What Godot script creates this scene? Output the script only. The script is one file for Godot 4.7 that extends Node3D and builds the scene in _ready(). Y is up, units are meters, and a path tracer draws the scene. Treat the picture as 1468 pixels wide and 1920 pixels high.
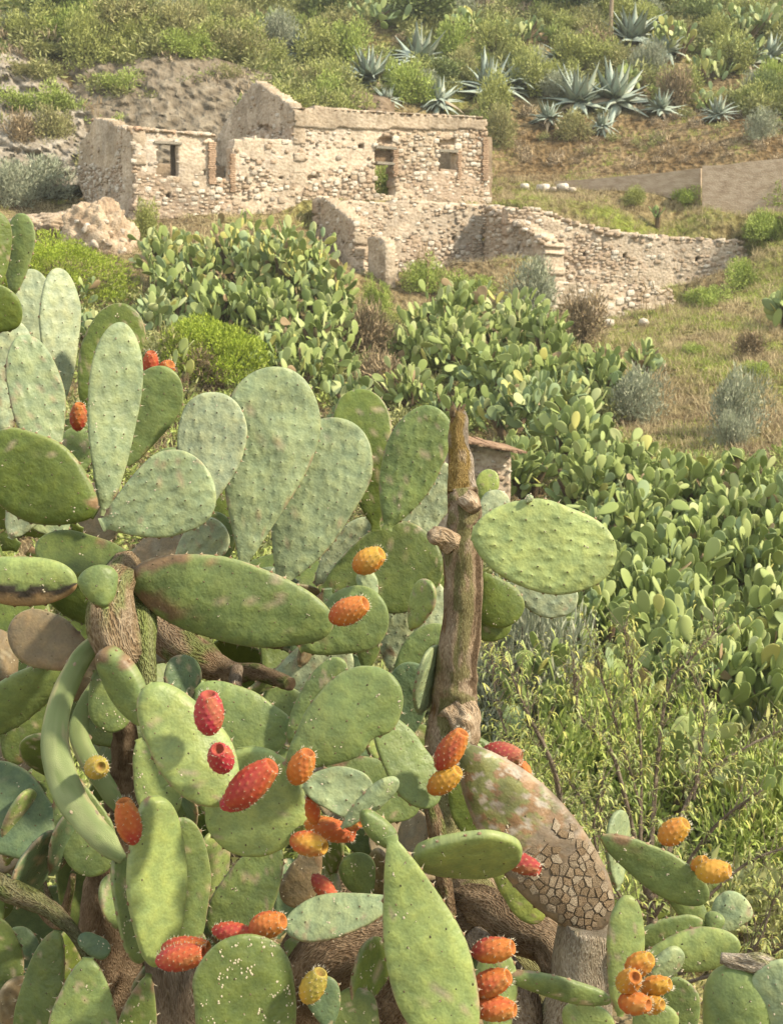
extends Node3D

const FPX := 2637.5            # focal length in pixels of the 1468 x 1920 photograph
const EYE := Vector3(0, 10, 0)
var tilt := deg_to_rad(-8.0)
var rng := RandomNumberGenerator.new()
var nz := FastNoiseLite.new()
var nz2 := FastNoiseLite.new()
var M := {}
var used := {}

# ---------------------------------------------------------------- basics
func P(px: float, py: float, d: float) -> Vector3:
	var v := Vector3((px - 734.0) / FPX * d, -(py - 960.0) / FPX * d, -d)
	return EYE + v.rotated(Vector3.RIGHT, tilt)

func to_px(w: Vector3) -> Vector2:
	var v := (w - EYE).rotated(Vector3.RIGHT, -tilt)
	return Vector2(734.0 - v.x / v.z * FPX, 960.0 + v.y / v.z * FPX)

func rf(a: float, b: float) -> float:
	return rng.randf_range(a, b)

func pick(a: Array):
	return a[rng.randi() % a.size()]

func mixc(a: Color, b: Color, t: float) -> Color:
	return a.lerp(b, clampf(t, 0.0, 1.0))

func n3(p: Vector3, s: float) -> float:
	return nz.get_noise_3d(p.x * s, p.y * s, p.z * s)

func n2(x: float, y: float) -> float:
	return nz.get_noise_2d(x, y)

func numbered(called: String) -> String:
	used[called] = used.get(called, -1) + 1
	return called if used[called] == 0 else "%s_%03d" % [called, used[called]]

func tag(o: Node, label := "", category := "", group := "", kind := ""):
	if label: o.set_meta("label", label)
	if category: o.set_meta("category", category)
	if group: o.set_meta("group", group)
	if kind: o.set_meta("kind", kind)
	return o

func thing(called: String, label: String, category: String, at: Vector3, group := "") -> Node3D:
	var o := Node3D.new()
	o.name = numbered(called)
	add_child(o, true)
	o.position = at
	tag(o, label, category, group)
	return o

func put(called: String, mesh: Mesh, parent: Node, at := Vector3.ZERO, mat: Material = null) -> MeshInstance3D:
	var o := MeshInstance3D.new()
	o.mesh = mesh
	o.name = numbered(called) if parent == self else called
	if mat: o.set_surface_override_material(0, mat)
	parent.add_child(o, true)
	o.position = at
	return o

# ---------------------------------------------------------------- mesh builder
class MB:
	var v := PackedVector3Array()
	var c := PackedColorArray()
	var uv := PackedVector2Array()
	var ix := PackedInt32Array()
	func vert(p: Vector3, col := Color.WHITE, t := Vector2.ZERO) -> int:
		v.append(p); c.append(col); uv.append(t)
		return v.size() - 1
	func tri(a: int, b: int, d: int):
		ix.append(a); ix.append(b); ix.append(d)
	func quad(a: int, b: int, d: int, e: int):
		ix.append(a); ix.append(b); ix.append(d)
		ix.append(a); ix.append(d); ix.append(e)
	func commit(mat: Material, closed := false) -> ArrayMesh:
		if closed:
			var vol := 0.0
			var o := v[0]
			for i in range(0, ix.size(), 3):
				vol += (v[ix[i]] - o).dot((v[ix[i + 2]] - o).cross(v[ix[i + 1]] - o))
			if vol < 0.0:
				for i in range(0, ix.size(), 3):
					var t := ix[i + 1]
					ix[i + 1] = ix[i + 2]
					ix[i + 2] = t
		var n := PackedVector3Array()
		n.resize(v.size())
		for i in range(0, ix.size(), 3):
			var a := ix[i]
			var b := ix[i + 1]
			var d := ix[i + 2]
			var f := (v[d] - v[a]).cross(v[b] - v[a])
			n[a] += f
			n[b] += f
			n[d] += f
		for i in n.size():
			n[i] = n[i].normalized() if n[i].length_squared() > 1e-20 else Vector3.UP
		var arr := []
		arr.resize(Mesh.ARRAY_MAX)
		arr[Mesh.ARRAY_VERTEX] = v
		arr[Mesh.ARRAY_NORMAL] = n
		arr[Mesh.ARRAY_COLOR] = c
		arr[Mesh.ARRAY_TEX_UV] = uv
		arr[Mesh.ARRAY_INDEX] = ix
		var m := ArrayMesh.new()
		m.add_surface_from_arrays(Mesh.PRIMITIVE_TRIANGLES, arr)
		m.surface_set_material(0, mat)
		return m

# ---------------------------------------------------------------- materials and textures
func noise_image(size: int, freq: float, oct: int, sd: int, kind := FastNoiseLite.TYPE_SIMPLEX_SMOOTH, ridged := false) -> Image:
	var f := FastNoiseLite.new()
	f.seed = sd
	f.noise_type = kind
	f.frequency = freq
	f.fractal_type = FastNoiseLite.FRACTAL_RIDGED if ridged else FastNoiseLite.FRACTAL_FBM
	f.fractal_octaves = oct
	if kind == FastNoiseLite.TYPE_CELLULAR:
		f.cellular_return_type = FastNoiseLite.RETURN_DISTANCE2_SUB
	return f.get_seamless_image(size, size)

func ramp_image(src: Image, stops: Array, cols: Array) -> Image:
	var g := Gradient.new()
	g.offsets = PackedFloat32Array(stops)
	g.colors = PackedColorArray(cols)
	var lut := []
	for i in 256: lut.append(g.sample(i / 255.0))
	var s := src.get_width()
	var out := Image.create(s, s, false, Image.FORMAT_RGB8)
	for y in s:
		for x in s:
			out.set_pixel(x, y, lut[int(src.get_pixel(x, y).r * 255.0)])
	return out

func mat(rough: float, tex: Image = null, bump: Image = null, bump_cm := 1.0, tri_scale := 0.0, spec := 0.4) -> StandardMaterial3D:
	var m := StandardMaterial3D.new()
	m.vertex_color_use_as_albedo = true
	m.roughness = rough
	m.metallic_specular = spec
	if tex: m.albedo_texture = ImageTexture.create_from_image(tex)
	if bump:
		m.heightmap_enabled = true
		m.heightmap_texture = ImageTexture.create_from_image(bump)
		m.heightmap_scale = bump_cm
	if tri_scale > 0.0:
		m.uv1_triplanar = true
		m.uv1_world_triplanar = true
		m.uv1_scale = Vector3.ONE * tri_scale
	return m

func noise_alb(src: Image) -> Image:
	return ramp_image(src, [0.0, 0.5, 1.0], [Color(0.8, 0.79, 0.77), Color(0.92, 0.91, 0.9), Color(1, 1, 1)])

func lin(r: float, g: float, b: float) -> Color:
	return Color(r, g, b)

func plain(col: Color, rough := 0.8, base: StandardMaterial3D = null) -> StandardMaterial3D:
	var m: StandardMaterial3D = base.duplicate() if base else StandardMaterial3D.new()
	m.albedo_color = col.linear_to_srgb()
	m.roughness = rough
	m.metallic_specular = 0.3
	m.vertex_color_use_as_albedo = false
	return m

const LAT := 8
const TILE := 0.22
func areole_at(i: int, j: int) -> Vector2:      # lattice point in cells, jittered but periodic
	var a := posmod(i, LAT)
	var b := posmod(j, LAT)
	var h := float(hash(a * 37 + b * 911) % 1000) / 1000.0
	var k := float(hash(a * 131 + b * 17 + 5) % 1000) / 1000.0
	return Vector2(i + 0.25 + 0.5 * posmod(j, 2) + (h - 0.5) * 0.5, j + 0.5 + (k - 0.5) * 0.5)

func make_materials():
	var big := noise_image(512, 0.012, 4, 3)
	var fine := noise_image(512, 0.07, 3, 8)
	# pads: tubercles on the areole lattice, fine waxy grain
	var h := Image.create(512, 512, false, Image.FORMAT_RF)
	for y in 512:
		for x in 512:
			h.set_pixel(x, y, Color(0.30 + 0.42 * (big.get_pixel(x, y).r - 0.5) + 0.06 * (fine.get_pixel(x, y).r - 0.5), 0, 0))
	for j in LAT:
		for i in LAT:
			var c := areole_at(i, j) * 64.0
			for dy in range(-40, 41):
				for dx in range(-26, 27):
					var r2 := dx * dx / 140.0 + pow(dy + 6.0, 2) / 420.0
					var r3 := (dx * dx + dy * dy) / 14.0
					var add := 0.30 * exp(-r2) + 0.16 * exp(-r3)
					if add > 0.004:
						var qx := posmod(int(c.x) + dx, 512)
						var qy := posmod(int(c.y) + dy, 512)
						h.set_pixel(qx, qy, Color(minf(1.0, h.get_pixel(qx, qy).r + add), 0, 0))
	var alb := Image.create(512, 512, false, Image.FORMAT_RGB8)
	for y in 512:
		for x in 512:
			var b := big.get_pixel(x, y).r
			var f := fine.get_pixel(x, y).r
			var k := 0.90 + 0.16 * (b - 0.5) + 0.10 * (f - 0.5)
			alb.set_pixel(x, y, Color(k * (1.0 + 0.05 * (b - 0.5)), k, k * (1.0 - 0.08 * (b - 0.5))))
	M.pad = mat(0.52, alb, h, 0.5, 0.0, 0.4)
	var hs := Image.create(512, 512, false, Image.FORMAT_RF)
	for y in 512:
		for x in 512:
			hs.set_pixel(x, y, Color(0.5 + 0.8 * (big.get_pixel(x, y).r - 0.5) + 0.12 * (fine.get_pixel(x, y).r - 0.5), 0, 0))
	M.pad_smooth = mat(0.5, alb, hs, 0.22, 0.0, 0.42)
	M.far_pad_base = mat(0.55)
	# bark
	var br := noise_image(512, 0.03, 4, 21, FastNoiseLite.TYPE_SIMPLEX_SMOOTH, true)
	var bark_alb := ramp_image(br, [0.0, 0.45, 0.8, 1.0], [Color(0.52, 0.46, 0.40), Color(0.82, 0.79, 0.75), Color(0.96, 0.95, 0.93), Color(1, 1, 1)])
	M.bark = mat(0.9, bark_alb, br, 0.8, 0.0, 0.2)
	M.soft_bark = mat(0.85, ramp_image(br, [0.0, 0.6, 1.0], [Color(0.72, 0.68, 0.63), Color(0.92, 0.9, 0.87), Color(1, 1, 1)]), br, 0.4, 0.0, 0.25)
	M.smooth_stem = mat(0.6, null, fine, 0.15, 20.0, 0.35)
	M.concrete = mat(0.95, ramp_image(noise_image(512, 0.014, 5, 77), [0.0, 0.4, 0.6, 1.0], [Color(0.78, 0.75, 0.72), Color(0.9, 0.88, 0.86), Color(0.96, 0.95, 0.94), Color(1, 1, 1)]), fine, 2.0, 0.3, 0.15)
	M.concrete.uv1_scale = Vector3(0.22, 0.5, 0.22)
	var cr := noise_image(512, 0.03, 2, 4, FastNoiseLite.TYPE_CELLULAR)
	M.plate = mat(0.9, bark_alb, fine, 0.3, 14.0, 0.2)
	M.fruit = mat(0.5, null, fine, 0.12, 30.0, 0.5)
	M.spine = mat(0.6)
	M.areole = mat(0.85)
	# masonry and ground
	var st := noise_image(512, 0.02, 5, 31)
	var st_alb := ramp_image(st, [0.0, 0.4, 0.6, 1.0], [Color(0.72, 0.68, 0.64), Color(0.88, 0.86, 0.83), Color(0.96, 0.95, 0.93), Color(1, 1, 1)])
	M.wall = mat(0.95, st_alb, st, 3.0, 0.6, 0.15)
	M.stone = mat(0.9, st_alb, st, 2.5, 1.1, 0.2)
	var gr := noise_image(512, 0.015, 6, 41)
	var gr_alb := ramp_image(gr, [0.0, 0.35, 0.5, 0.65, 1.0], [Color(0.4, 0.36, 0.3), Color(0.65, 0.62, 0.55), Color(0.8, 0.79, 0.72), Color(0.93, 0.92, 0.85), Color(1, 1, 0.95)])
	M.ground = mat(0.97, gr_alb, gr, 25.0, 0.3, 0.1)
	var rk := noise_image(512, 0.012, 6, 51, FastNoiseLite.TYPE_SIMPLEX_SMOOTH, true)
	var rk_alb := ramp_image(rk, [0.0, 0.35, 0.7, 1.0], [Color(0.5, 0.47, 0.44), Color(0.75, 0.72, 0.68), Color(0.92, 0.9, 0.87), Color(1, 1, 1)])
	M.rock = mat(0.95, rk_alb, rk, 22.0, 0.16, 0.15)
	M.leaf = mat(0.6)
	M.leaf.backlight_enabled = true
	M.leaf.backlight = Color(0.5, 0.5, 0.5)
	M.dry = mat(0.9)
	M.agave = mat(0.5)
	M.wood = mat(0.9, bark_alb, br, 1.5, 3.0, 0.2)


# ---------------------------------------------------------------- terrain
var tps_x: Array = []
var tps_w: Array = []
var tps_c: Array = [0.0, 0.0, 0.0]
const TX0 := -60.0
const TZ0 := 12.0
const TS := 0.5
const TNX := 241
const TNZ := 281
var hgrid := PackedFloat32Array()

func solve_terrain(pts: Array):
	var n := pts.size()
	var m := n + 3
	var A := []
	for i in m:
		var row := PackedFloat64Array()
		row.resize(m + 1)
		A.append(row)
	for i in n:
		for j in n:
			var d2: float = Vector2(pts[i].x - pts[j].x, pts[i].z - pts[j].z).length_squared()
			A[i][j] = d2 * log(d2 + 1e-9) * 0.5
		A[i][i] += 0.15
		A[i][n] = 1.0; A[i][n + 1] = pts[i].x; A[i][n + 2] = pts[i].z
		A[n][i] = 1.0; A[n + 1][i] = pts[i].x; A[n + 2][i] = pts[i].z
		A[i][m] = pts[i].y
	for k in m:
		var p := k
		for i in range(k + 1, m):
			if absf(A[i][k]) > absf(A[p][k]): p = i
		if p != k:
			var t = A[k]; A[k] = A[p]; A[p] = t
		var piv: PackedFloat64Array = A[k]
		for i in range(k + 1, m):
			var r: PackedFloat64Array = A[i]
			var f := r[k] / piv[k]
			if f != 0.0:
				for j in range(k, m + 1): r[j] -= f * piv[j]
				A[i] = r
	var x := PackedFloat64Array()
	x.resize(m)
	for k in range(m - 1, -1, -1):
		var s: float = A[k][m]
		for j in range(k + 1, m): s -= A[k][j] * x[j]
		x[k] = s / A[k][k]
	for i in n:
		tps_x.append(Vector2(pts[i].x, pts[i].z))
		tps_w.append(x[i])
	tps_c = [x[n], x[n + 1], x[n + 2]]

func tps(x: float, z: float) -> float:
	var s: float = tps_c[0] + tps_c[1] * x + tps_c[2] * z
	var p := Vector2(x, z)
	for i in tps_x.size():
		var d2: float = p.distance_squared_to(tps_x[i])
		s += tps_w[i] * d2 * log(d2 + 1e-9) * 0.5
	return s

# retaining walls: [start, direction, length, base height at both ends, top height at both ends]
var steps := []
func stepped(y: float, x: float, z: float) -> float:
	for s in steps:
		var r := Vector2(x - s[0].x, z - s[0].z)
		var dir := Vector2(s[1].x, s[1].z)
		var u: float = r.dot(dir) / s[2]
		if u < -0.08 or u > 1.06: continue
		var fr := r.dot(Vector2(-dir.y, dir.x))      # positive in front of the wall
		var c := clampf(u, 0, 1)
		if fr > -0.56:
			var base: float = lerpf(s[3], s[4], c) - 0.35
			if fr < s[7]: y = minf(y, lerpf(base, y, smoothstep(s[7] * 0.45, s[7], fr)))
		elif fr > -4.0:
			var top: float = lerpf(s[5], s[6], c)
			y = lerpf(top, y, smoothstep(-s[8] * 0.3, -s[8], fr))
	return y

func ground(x: float, z: float) -> float:
	var fx := clampf((x - TX0) / TS, 0.0, TNX - 1.001)
	var fz := clampf((TZ0 - z) / TS, 0.0, TNZ - 1.001)
	var i := int(fx)
	var j := int(fz)
	var u := fx - i
	var w := fz - j
	var k := j * TNX + i
	return lerpf(lerpf(hgrid[k], hgrid[k + 1], u), lerpf(hgrid[k + TNX], hgrid[k + TNX + 1], u), w)

func ground_at(px: float, py: float) -> Vector3:
	var d := 6.0
	while d < 125.0:
		var w := P(px, py, d)
		if w.y < ground(w.x, w.z):
			return Vector3(w.x, ground(w.x, w.z), w.z)
		d += 0.12
	return P(px, py, 90.0)

func depth_of(w: Vector3) -> float:
	return -(w - EYE).rotated(Vector3.RIGHT, -tilt).z

func ground_under(px: float, d: float, py := 960.0) -> Vector3:
	var w := P(px, py, d)
	return Vector3(w.x, ground(w.x, w.z), w.z)

func make_terrain():
	var pts := []
	for a in [[0, 6, -1.7], [-8, 5, -1.6], [8, 5, -1.7], [-4, -2.5, -2.2], [0, -2.5, -2.4], [4, -2.5, -2.7], [-5, -6, -3.9], [0, -6, -4.5], [5, -6, -4.9], [-8, -11, -5.0], [0, -11, -5.6], [6, -11, -5.9], [-25, -10, -3.5], [25, -10, -7.0], [4, -17, -5.6], [-6, -17, -5.0], [5, -24, -4.9], [-9, -26, -3.6], [0, -27, -4.6], [-16, -30, -1.5], [16, -28, -4.6]]:
		pts.append(Vector3(a[0], a[2] + EYE.y, a[1]))
	for a in [[1400, 830, 33], [1400, 700, 40], [1260, 730, 39], [1400, 625, 46], [1200, 640, 46], [1100, 605, 49], [1400, 570, 50], [1300, 580, 50.5],
			[700, 640, 42], [650, 720, 38], [400, 700, 37], [300, 660, 39], [150, 560, 43], [560, 770, 35], [1000, 720, 40], [850, 600, 46],
			[700, 565, 50], [850, 548, 51.5], [1000, 570, 50.5], [620, 530, 49], [400, 440, 50.5], [250, 425, 51], [100, 430, 51], [520, 470, 49],
			[620, 380, 57.5], [760, 379, 59], [900, 381, 60.5], [330, 400, 56], [700, 365, 63], [450, 385, 61],
			[1000, 378, 60], [1130, 405, 59.5], [1300, 432, 60.0], [1100, 352, 64], [1250, 370, 62], [1316, 398, 60.0], [1430, 392, 59.0], [1445, 470, 55], [1450, 405, 59.5], [1380, 400, 60.5],
			[1110, 560, 51.5], [1270, 585, 52], [1390, 540, 54],
			[1000, 305, 68], [1200, 298, 67], [1440, 290, 64.5], [1000, 200, 73], [700, 185, 71], [1300, 185, 74], [560, 175, 73], [300, 320, 64], [310, 92, 68.6], [160, 105, 68.6], [480, 150, 69.5], [320, 40, 75],
			[50, 340, 61.5], [20, 95, 68.2], [50, 40, 77], [600, 40, 82], [1000, 40, 83], [1400, 40, 85], [800, -150, 93], [100, -150, 91], [1400, -150, 95], [700, -450, 112],
			[-600, 480, 50], [2100, 640, 47], [-600, 120, 75], [2100, 120, 80]]:
		pts.append(P(a[0], a[1], a[2]))
	solve_terrain(pts)
	var D := Vector3(0.883, 0, -0.469)
	var r1 := P(600, 450, 55.3)
	var D2 := Vector3(0.971, 0, -0.239)
	var r2 := P(1012, 470, 56.6)
	var r3 := P(1040, 560, 51.6)
	steps = [[r1, D, 8.2, P(640, 545, 54).y, P(900, 545, 57.5).y, P(640, 376, 55.5).y, P(900, 381, 58.7).y, 4.5, 3.0],
		[r2, D2, 9.1, P(1040, 545, 56).y, P(1390, 535, 58.5).y, P(1012, 400, 56.8).y, P(1390, 455, 59).y, 3.4, 1.5],
		[r3, D, 5.6, P(1060, 600, 51).y, P(1268, 596, 53).y, P(1060, 548, 52).y, P(1268, 560, 54).y, 3.0, 3.0]]
	hgrid.resize(TNX * TNZ)
	for j in TNZ:
		for i in TNX:
			var x := TX0 + i * TS
			var z := TZ0 - j * TS
			hgrid[j * TNX + i] = stepped(tps(x, z), x, z) + 0.22 * n2(x * 14.0, z * 14.0) + 0.10 * n2(x * 60.0, z * 60.0)
	var b := MB.new()
	var soil := lin(0.23, 0.18, 0.12)
	var tan_c := lin(0.40, 0.335, 0.20)
	var green := lin(0.26, 0.31, 0.075)
	for j in TNZ:
		for i in TNX:
			var x := TX0 + i * TS
			var z := TZ0 - j * TS
			var y := hgrid[j * TNX + i]
			var w := Vector3(x, y, z)
			var a := n2(x * 9.0 + 50.0, z * 9.0)
			var c := n2(x * 25.0, z * 25.0 + 90.0)
			var col := mixc(soil, tan_c, 0.45 + 0.9 * a + 0.5 * c)
			var q := to_px(w) if z < -2.0 else Vector2.ZERO
			var wet := 0.0
			if z < -36.0 and z > -62.0 and x > 6.0: wet = 0.6
			col = mixc(col, green, wet + 1.1 * c - 0.1)
			if q.x > 915 and q.y > 215 and q.y < 338 + 14.0 * a and z < -55.0: col = mixc(lin(0.22, 0.155, 0.095), lin(0.31, 0.235, 0.155), 0.5 + 1.3 * c)
			b.vert(w, col)
	for j in TNZ - 1:
		for i in TNX - 1:
			var k := j * TNX + i
			b.quad(k, k + TNX, k + TNX + 1, k + 1)
	tag(put("hillside_ground", b.commit(M.ground), self), "dry brown and green hillside falling into a gully", "", "", "structure")
	# the land beyond, out to the horizon
	var far := MB.new()
	var ring := []
	for k in 64:
		var ang := TAU * k / 64.0
		var row := []
		for s in [[100.0, 0.0], [260.0, 0.0], [900.0, 0.0], [3000.0, 0.0]]:
			var p := Vector3(sin(ang) * s[0], 0, -60.0 + cos(ang) * s[0])
			p.y = -12.0 if p.z > -140.0 else lerpf(-12.0, 70.0, smoothstep(-140.0, -260.0, p.z))
			row.append(far.vert(p, mixc(soil, green, 0.5 + n2(p.x, p.z))))
		ring.append(row)
	for k in 64:
		for s in 3:
			far.quad(ring[k][s], ring[(k + 1) % 64][s], ring[(k + 1) % 64][s + 1], ring[k][s + 1])
	tag(put("far_land", far.commit(M.ground), self), "far land beyond the slope", "", "", "structure")

# ---------------------------------------------------------------- cactus pads
var TONE := {  # o, d, t: mature greens, with shade also put into the darker colour
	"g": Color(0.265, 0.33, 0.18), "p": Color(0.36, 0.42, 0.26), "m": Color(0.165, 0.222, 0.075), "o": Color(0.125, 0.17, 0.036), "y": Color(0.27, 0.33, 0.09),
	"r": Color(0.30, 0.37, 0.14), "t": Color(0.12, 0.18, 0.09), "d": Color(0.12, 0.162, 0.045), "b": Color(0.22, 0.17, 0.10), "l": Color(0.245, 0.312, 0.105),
}
var cork_c := Color(0.27, 0.18, 0.10)
var pad_list: Array = []

func pad(pl: Node3D, bx: float, by: float, tx: float, ty: float, w: float, d: float, tone := "m", o := {}) -> MeshInstance3D:
	var called: String = o.get("called", "pad")
	var dt: float = o.get("dt", 0.0)
	var roll: float = deg_to_rad(o.get("roll", 0.0))
	var bend: float = o.get("bend", rf(-0.06, 0.06))
	var cup: float = o.get("cup", rf(-0.04, 0.05))
	var tm: float = o.get("mid", 0.6)
	var TH: float = o.get("th", 0.018)
	var cork: float = o.get("cork", [-0.1, -0.1, -0.03, 0.04][rng.randi() % 4])
	var taper: float = o.get("taper", 0.18)
	var mottle: bool = o.get("mottle", false)
	var warp: float = o.get("warp", rf(0.012, 0.022))
	var B := P(bx, by, d)
	var T := P(tx, ty, d + dt)
	var u := (T - B).normalized()
	var L := (T - B).length()
	var W := w * (d + dt * 0.5) / FPX / maxf(cos(roll), 0.28)
	var view := (EYE - (B + T) * 0.5).normalized()
	var s := u.cross(view).normalized()
	var n := s.cross(u).normalized()
	s = s.rotated(u, roll)
	n = n.rotated(u, roll)
	var k := log(0.5) / log(tm)
	var sd := rng.randf() * 100.0
	var base_c: Color = TONE[tone]
	base_c = base_c * rf(0.92, 1.08)
	var MM: int = o.get("rings", 34)
	var NN: int = o.get("segs", 32)
	var scar: float = o.get("scar", [0.0, 0.0, 0.04, 0.14][rng.randi() % 4])
	var arc: float = o.get("arc", 0.0)
	var notch: float = o.get("notch", 0.0)
	var f_of := func(t: float) -> float:
		var q := pow(t, k)
		return sqrt(maxf(4.0 * q * (1.0 - q), 0.0)) * (1.0 - taper * pow(1.0 - t, 1.6))
	var pos := func(t: float, ct: float, st: float) -> Vector3:
		var f0: float = f_of.call(t)
		var f := maxf(f0, 0.17 * (1.0 - smoothstep(0.0, 0.14, t)))
		var hw := W * 0.5 * f * (1.0 + 0.13 * n2(t * 130.0 + sd * 7.0, 40.0 * signf(ct)) * absf(ct))
		if notch > 0.0 and ct > 0.0: hw *= 1.0 - notch * exp(-pow((t - 0.60) / 0.10, 2))
		var x := hw * ct
		var th := TH * (0.5 + 0.5 * f0) * (1.0 + 0.5 * pow(1.0 - t, 3)) * minf(1.0, f * 3.0)
		var z := th * 0.5 * signf(st) * pow(absf(st), 0.7)
		var off := bend * (t * t) * L + arc * (t * t - t) * L + cup * ct * ct * f * W + warp * L * (n2(x * 420.0 + sd * 31.0, t * L * 420.0) + 0.5 * n2(x * 1100.0 + sd * 11.0, t * L * 900.0))
		return u * (t * L) + s * x + n * (z + off)
	var b := MB.new()
	var uo := Vector2(rng.randi() % 8, (rng.randi() % 4) * 2)
	var rim_c := mixc(base_c, Color(0.34, 0.36, 0.17), 0.35)
	var dead: float = o.get("dead", -1.0)
	for i in MM + 1:
		var t := (1.0 - cos(PI * i / float(MM))) * 0.5
		t = clampf(t, 0.0008, 0.9992)
		var f: float = f_of.call(t)
		for j in NN:
			var th := TAU * j / float(NN)
			var ct := cos(th)
			var st := sin(th)
			var p: Vector3 = pos.call(t, ct, st)
			var wn := n2(p.x * 900.0 + sd * 50.0, p.y * 900.0 + p.z * 500.0)
			var wf := n2(p.x * 3800.0 + sd * 20.0, p.y * 3800.0 + p.z * 2000.0)
			var col := mixc(base_c * (1.0 + 0.26 * wn), base_c * Color(1.25, 1.1, 0.95), 0.5 * wf + 0.1)
			col = mixc(col, rim_c, smoothstep(0.93, 1.0, absf(ct)))
			var ck := cork * 1.5 - t * 0.9 + 0.4 * n2(p.x * 1500.0, p.y * 1500.0 + sd * 90.0) + 0.12 * (absf(ct) - 0.5)
			col = mixc(col, cork_c * (0.8 + 0.6 * wn), smoothstep(0.0, 0.12, ck))
			if scar > 0.0:
				var sn := n2(p.x * 4200.0 + sd * 60.0, p.y * 4200.0 + p.z * 3000.0) + 0.35 * n2(p.x * 700.0 + sd, p.y * 700.0)
				col = mixc(col, Color(0.36, 0.30, 0.19), 0.8 * smoothstep(0.62 - scar, 0.70 - scar, sn))
				col = mixc(col, Color(0.33, 0.26, 0.16), smoothstep(1.02 - scar * 0.25, 1.06 - scar * 0.25, absf(ct) + 0.10 * sn))
			if mottle:
				var m1 := n2(p.x * 3600.0 + 70.0, p.y * 3600.0)
				var m2 := n2(p.x * 1900.0, p.y * 2300.0 + 300.0) + 0.3 * n2(p.x * 7000.0, p.y * 7000.0)
				col = mixc(Color(0.27, 0.165, 0.085), Color(0.205, 0.215, 0.075), smoothstep(0.0, 0.07, m2 + 0.30 - t * 0.5))
				col = mixc(col, Color(0.40, 0.345, 0.27), smoothstep(0.30, 0.34, m1))
				col = mixc(col, Color(0.36, 0.28, 0.20), smoothstep(0.82, 0.95, absf(ct) + 0.15 * m1))
				col = mixc(col, Color(0.235, 0.175, 0.115), smoothstep(0.40, 0.62, t + 0.3 * m2))
				col = col * (0.85 + 0.5 * wn)
			if dead > 0.0:
				var dk: float = ct * dead + 0.35 * n2(p.x * 1200.0, p.y * 700.0 + sd)
				col = mixc(col, Color(0.05, 0.04, 0.035), smoothstep(0.0, 0.08, dk))
				col = mixc(col, Color(0.30, 0.20, 0.105), smoothstep(0.28, 0.40, dk))
			col.a = 1.0
			b.vert(p, col, uo / 8.0 + Vector2(W * 0.5 * f * ct, t * L) / TILE)
	for i in MM:
		for j in NN:
			var j2 := (j + 1) % NN
			b.quad(i * NN + j, i * NN + j2, (i + 1) * NN + j2, (i + 1) * NN + j)
	for e in [0, MM]:
		var cv := b.vert(pos.call(0.0 if e == 0 else 1.0, 0.0, 0.0), base_c)
		for j in NN:
			var j2 := (j + 1) % NN
			if e == 0: b.tri(cv, e * NN + j2, e * NN + j)
			else: b.tri(cv, e * NN + j, e * NN + j2)
	# the seam at j = 0 needs no break: u is symmetric about the rim
	var node := put(called, b.commit(M.pad if o.get("bumpy", tone in ["g", "p"]) else M.pad_smooth, true), pl, B - pl.position)
	# areoles: little felted cushions with a bristle, on the same lattice as the tubercles
	var ab := MB.new()
	var density: float = o.get("areoles", 0.85)
	if density > 0.0:
		var cell := TILE / LAT
		var ni := int(W * 0.5 / cell) + 2
		var nj := int(L / cell) + 2
		for jj in range(-1, nj + 1):
			for ii in range(-ni - 1, ni + 1):
				var a := areole_at(ii + int(uo.x), jj + int(uo.y)) - uo
				var t := a.y * cell / L
				if t < 0.06 or t > 0.97: continue
				var f: float = f_of.call(t)
				var xr := a.x * cell / (W * 0.5 * f)
				if absf(xr) > 0.93: continue
				for side in [1.0, -1.0]:
					if rng.randf() > density: continue
					var st: float = sqrt(1.0 - xr * xr) * side
					var p: Vector3 = pos.call(t, xr, st)
					var r := rf(0.0008, 0.0017)
					var nn: Vector3 = n * side
					spot(ab, p, nn, u, s, r, mixc(Color(0.055, 0.05, 0.025), Color(0.22, 0.17, 0.09), rng.randf() * 0.8))
					if rng.randf() < 0.2:
						bristle(ab, p, (nn + u * rf(-0.3, 0.6) + s * rf(-0.5, 0.5)).normalized(), rf(0.004, 0.010))
		var per := int((L * 1.6 + W) / 0.03)
		for q in per:
			var t := 0.1 + 0.89 * (q % (per / 2 + 1)) / float(per / 2 + 1)
			var side := 1.0 if q <= per / 2 else -1.0
			if rng.randf() < 0.15: continue
			var p: Vector3 = pos.call(t, side, 0.0)
			var t2: Vector3 = pos.call(minf(t + 0.02, 0.999), side, 0.0)
			var tang := (t2 - p).normalized()
			var out := (tang.cross(n) * side)
			if out.dot(s * side) < 0.0 and t < 0.9: out = -out
			spot(ab, p, out, tang, n, rf(0.0022, 0.0034), mixc(Color(0.16, 0.09, 0.045), Color(0.36, 0.27, 0.17), rng.randf()))
			for e in 2:
				bristle(ab, p, (out + tang * rf(-0.6, 0.6) + n * rf(-0.6, 0.6)).normalized(), rf(0.004, 0.010))
	var sp: int = o.get("speck", rng.randi() % 16 if density > 0.5 else 0)
	for q in sp:
		var t := rf(0.12, 0.95)
		var xr := rf(-0.9, 0.9)
		if n2(t * 300.0, xr * 150.0) < -0.05: continue
		var p: Vector3 = pos.call(t, xr, sqrt(1.0 - xr * xr))
		for e in 1 + rng.randi() % 3:
			spot(ab, p + s * rf(-0.004, 0.004) + u * rf(-0.004, 0.004), n, u, s, rf(0.0006, 0.0017), Color(0.50, 0.44, 0.32))
	if ab.v.size() > 0:
		tag(put("areoles", ab.commit(M.areole), node), "", "", "", "stuff")
	var samples := []
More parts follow.
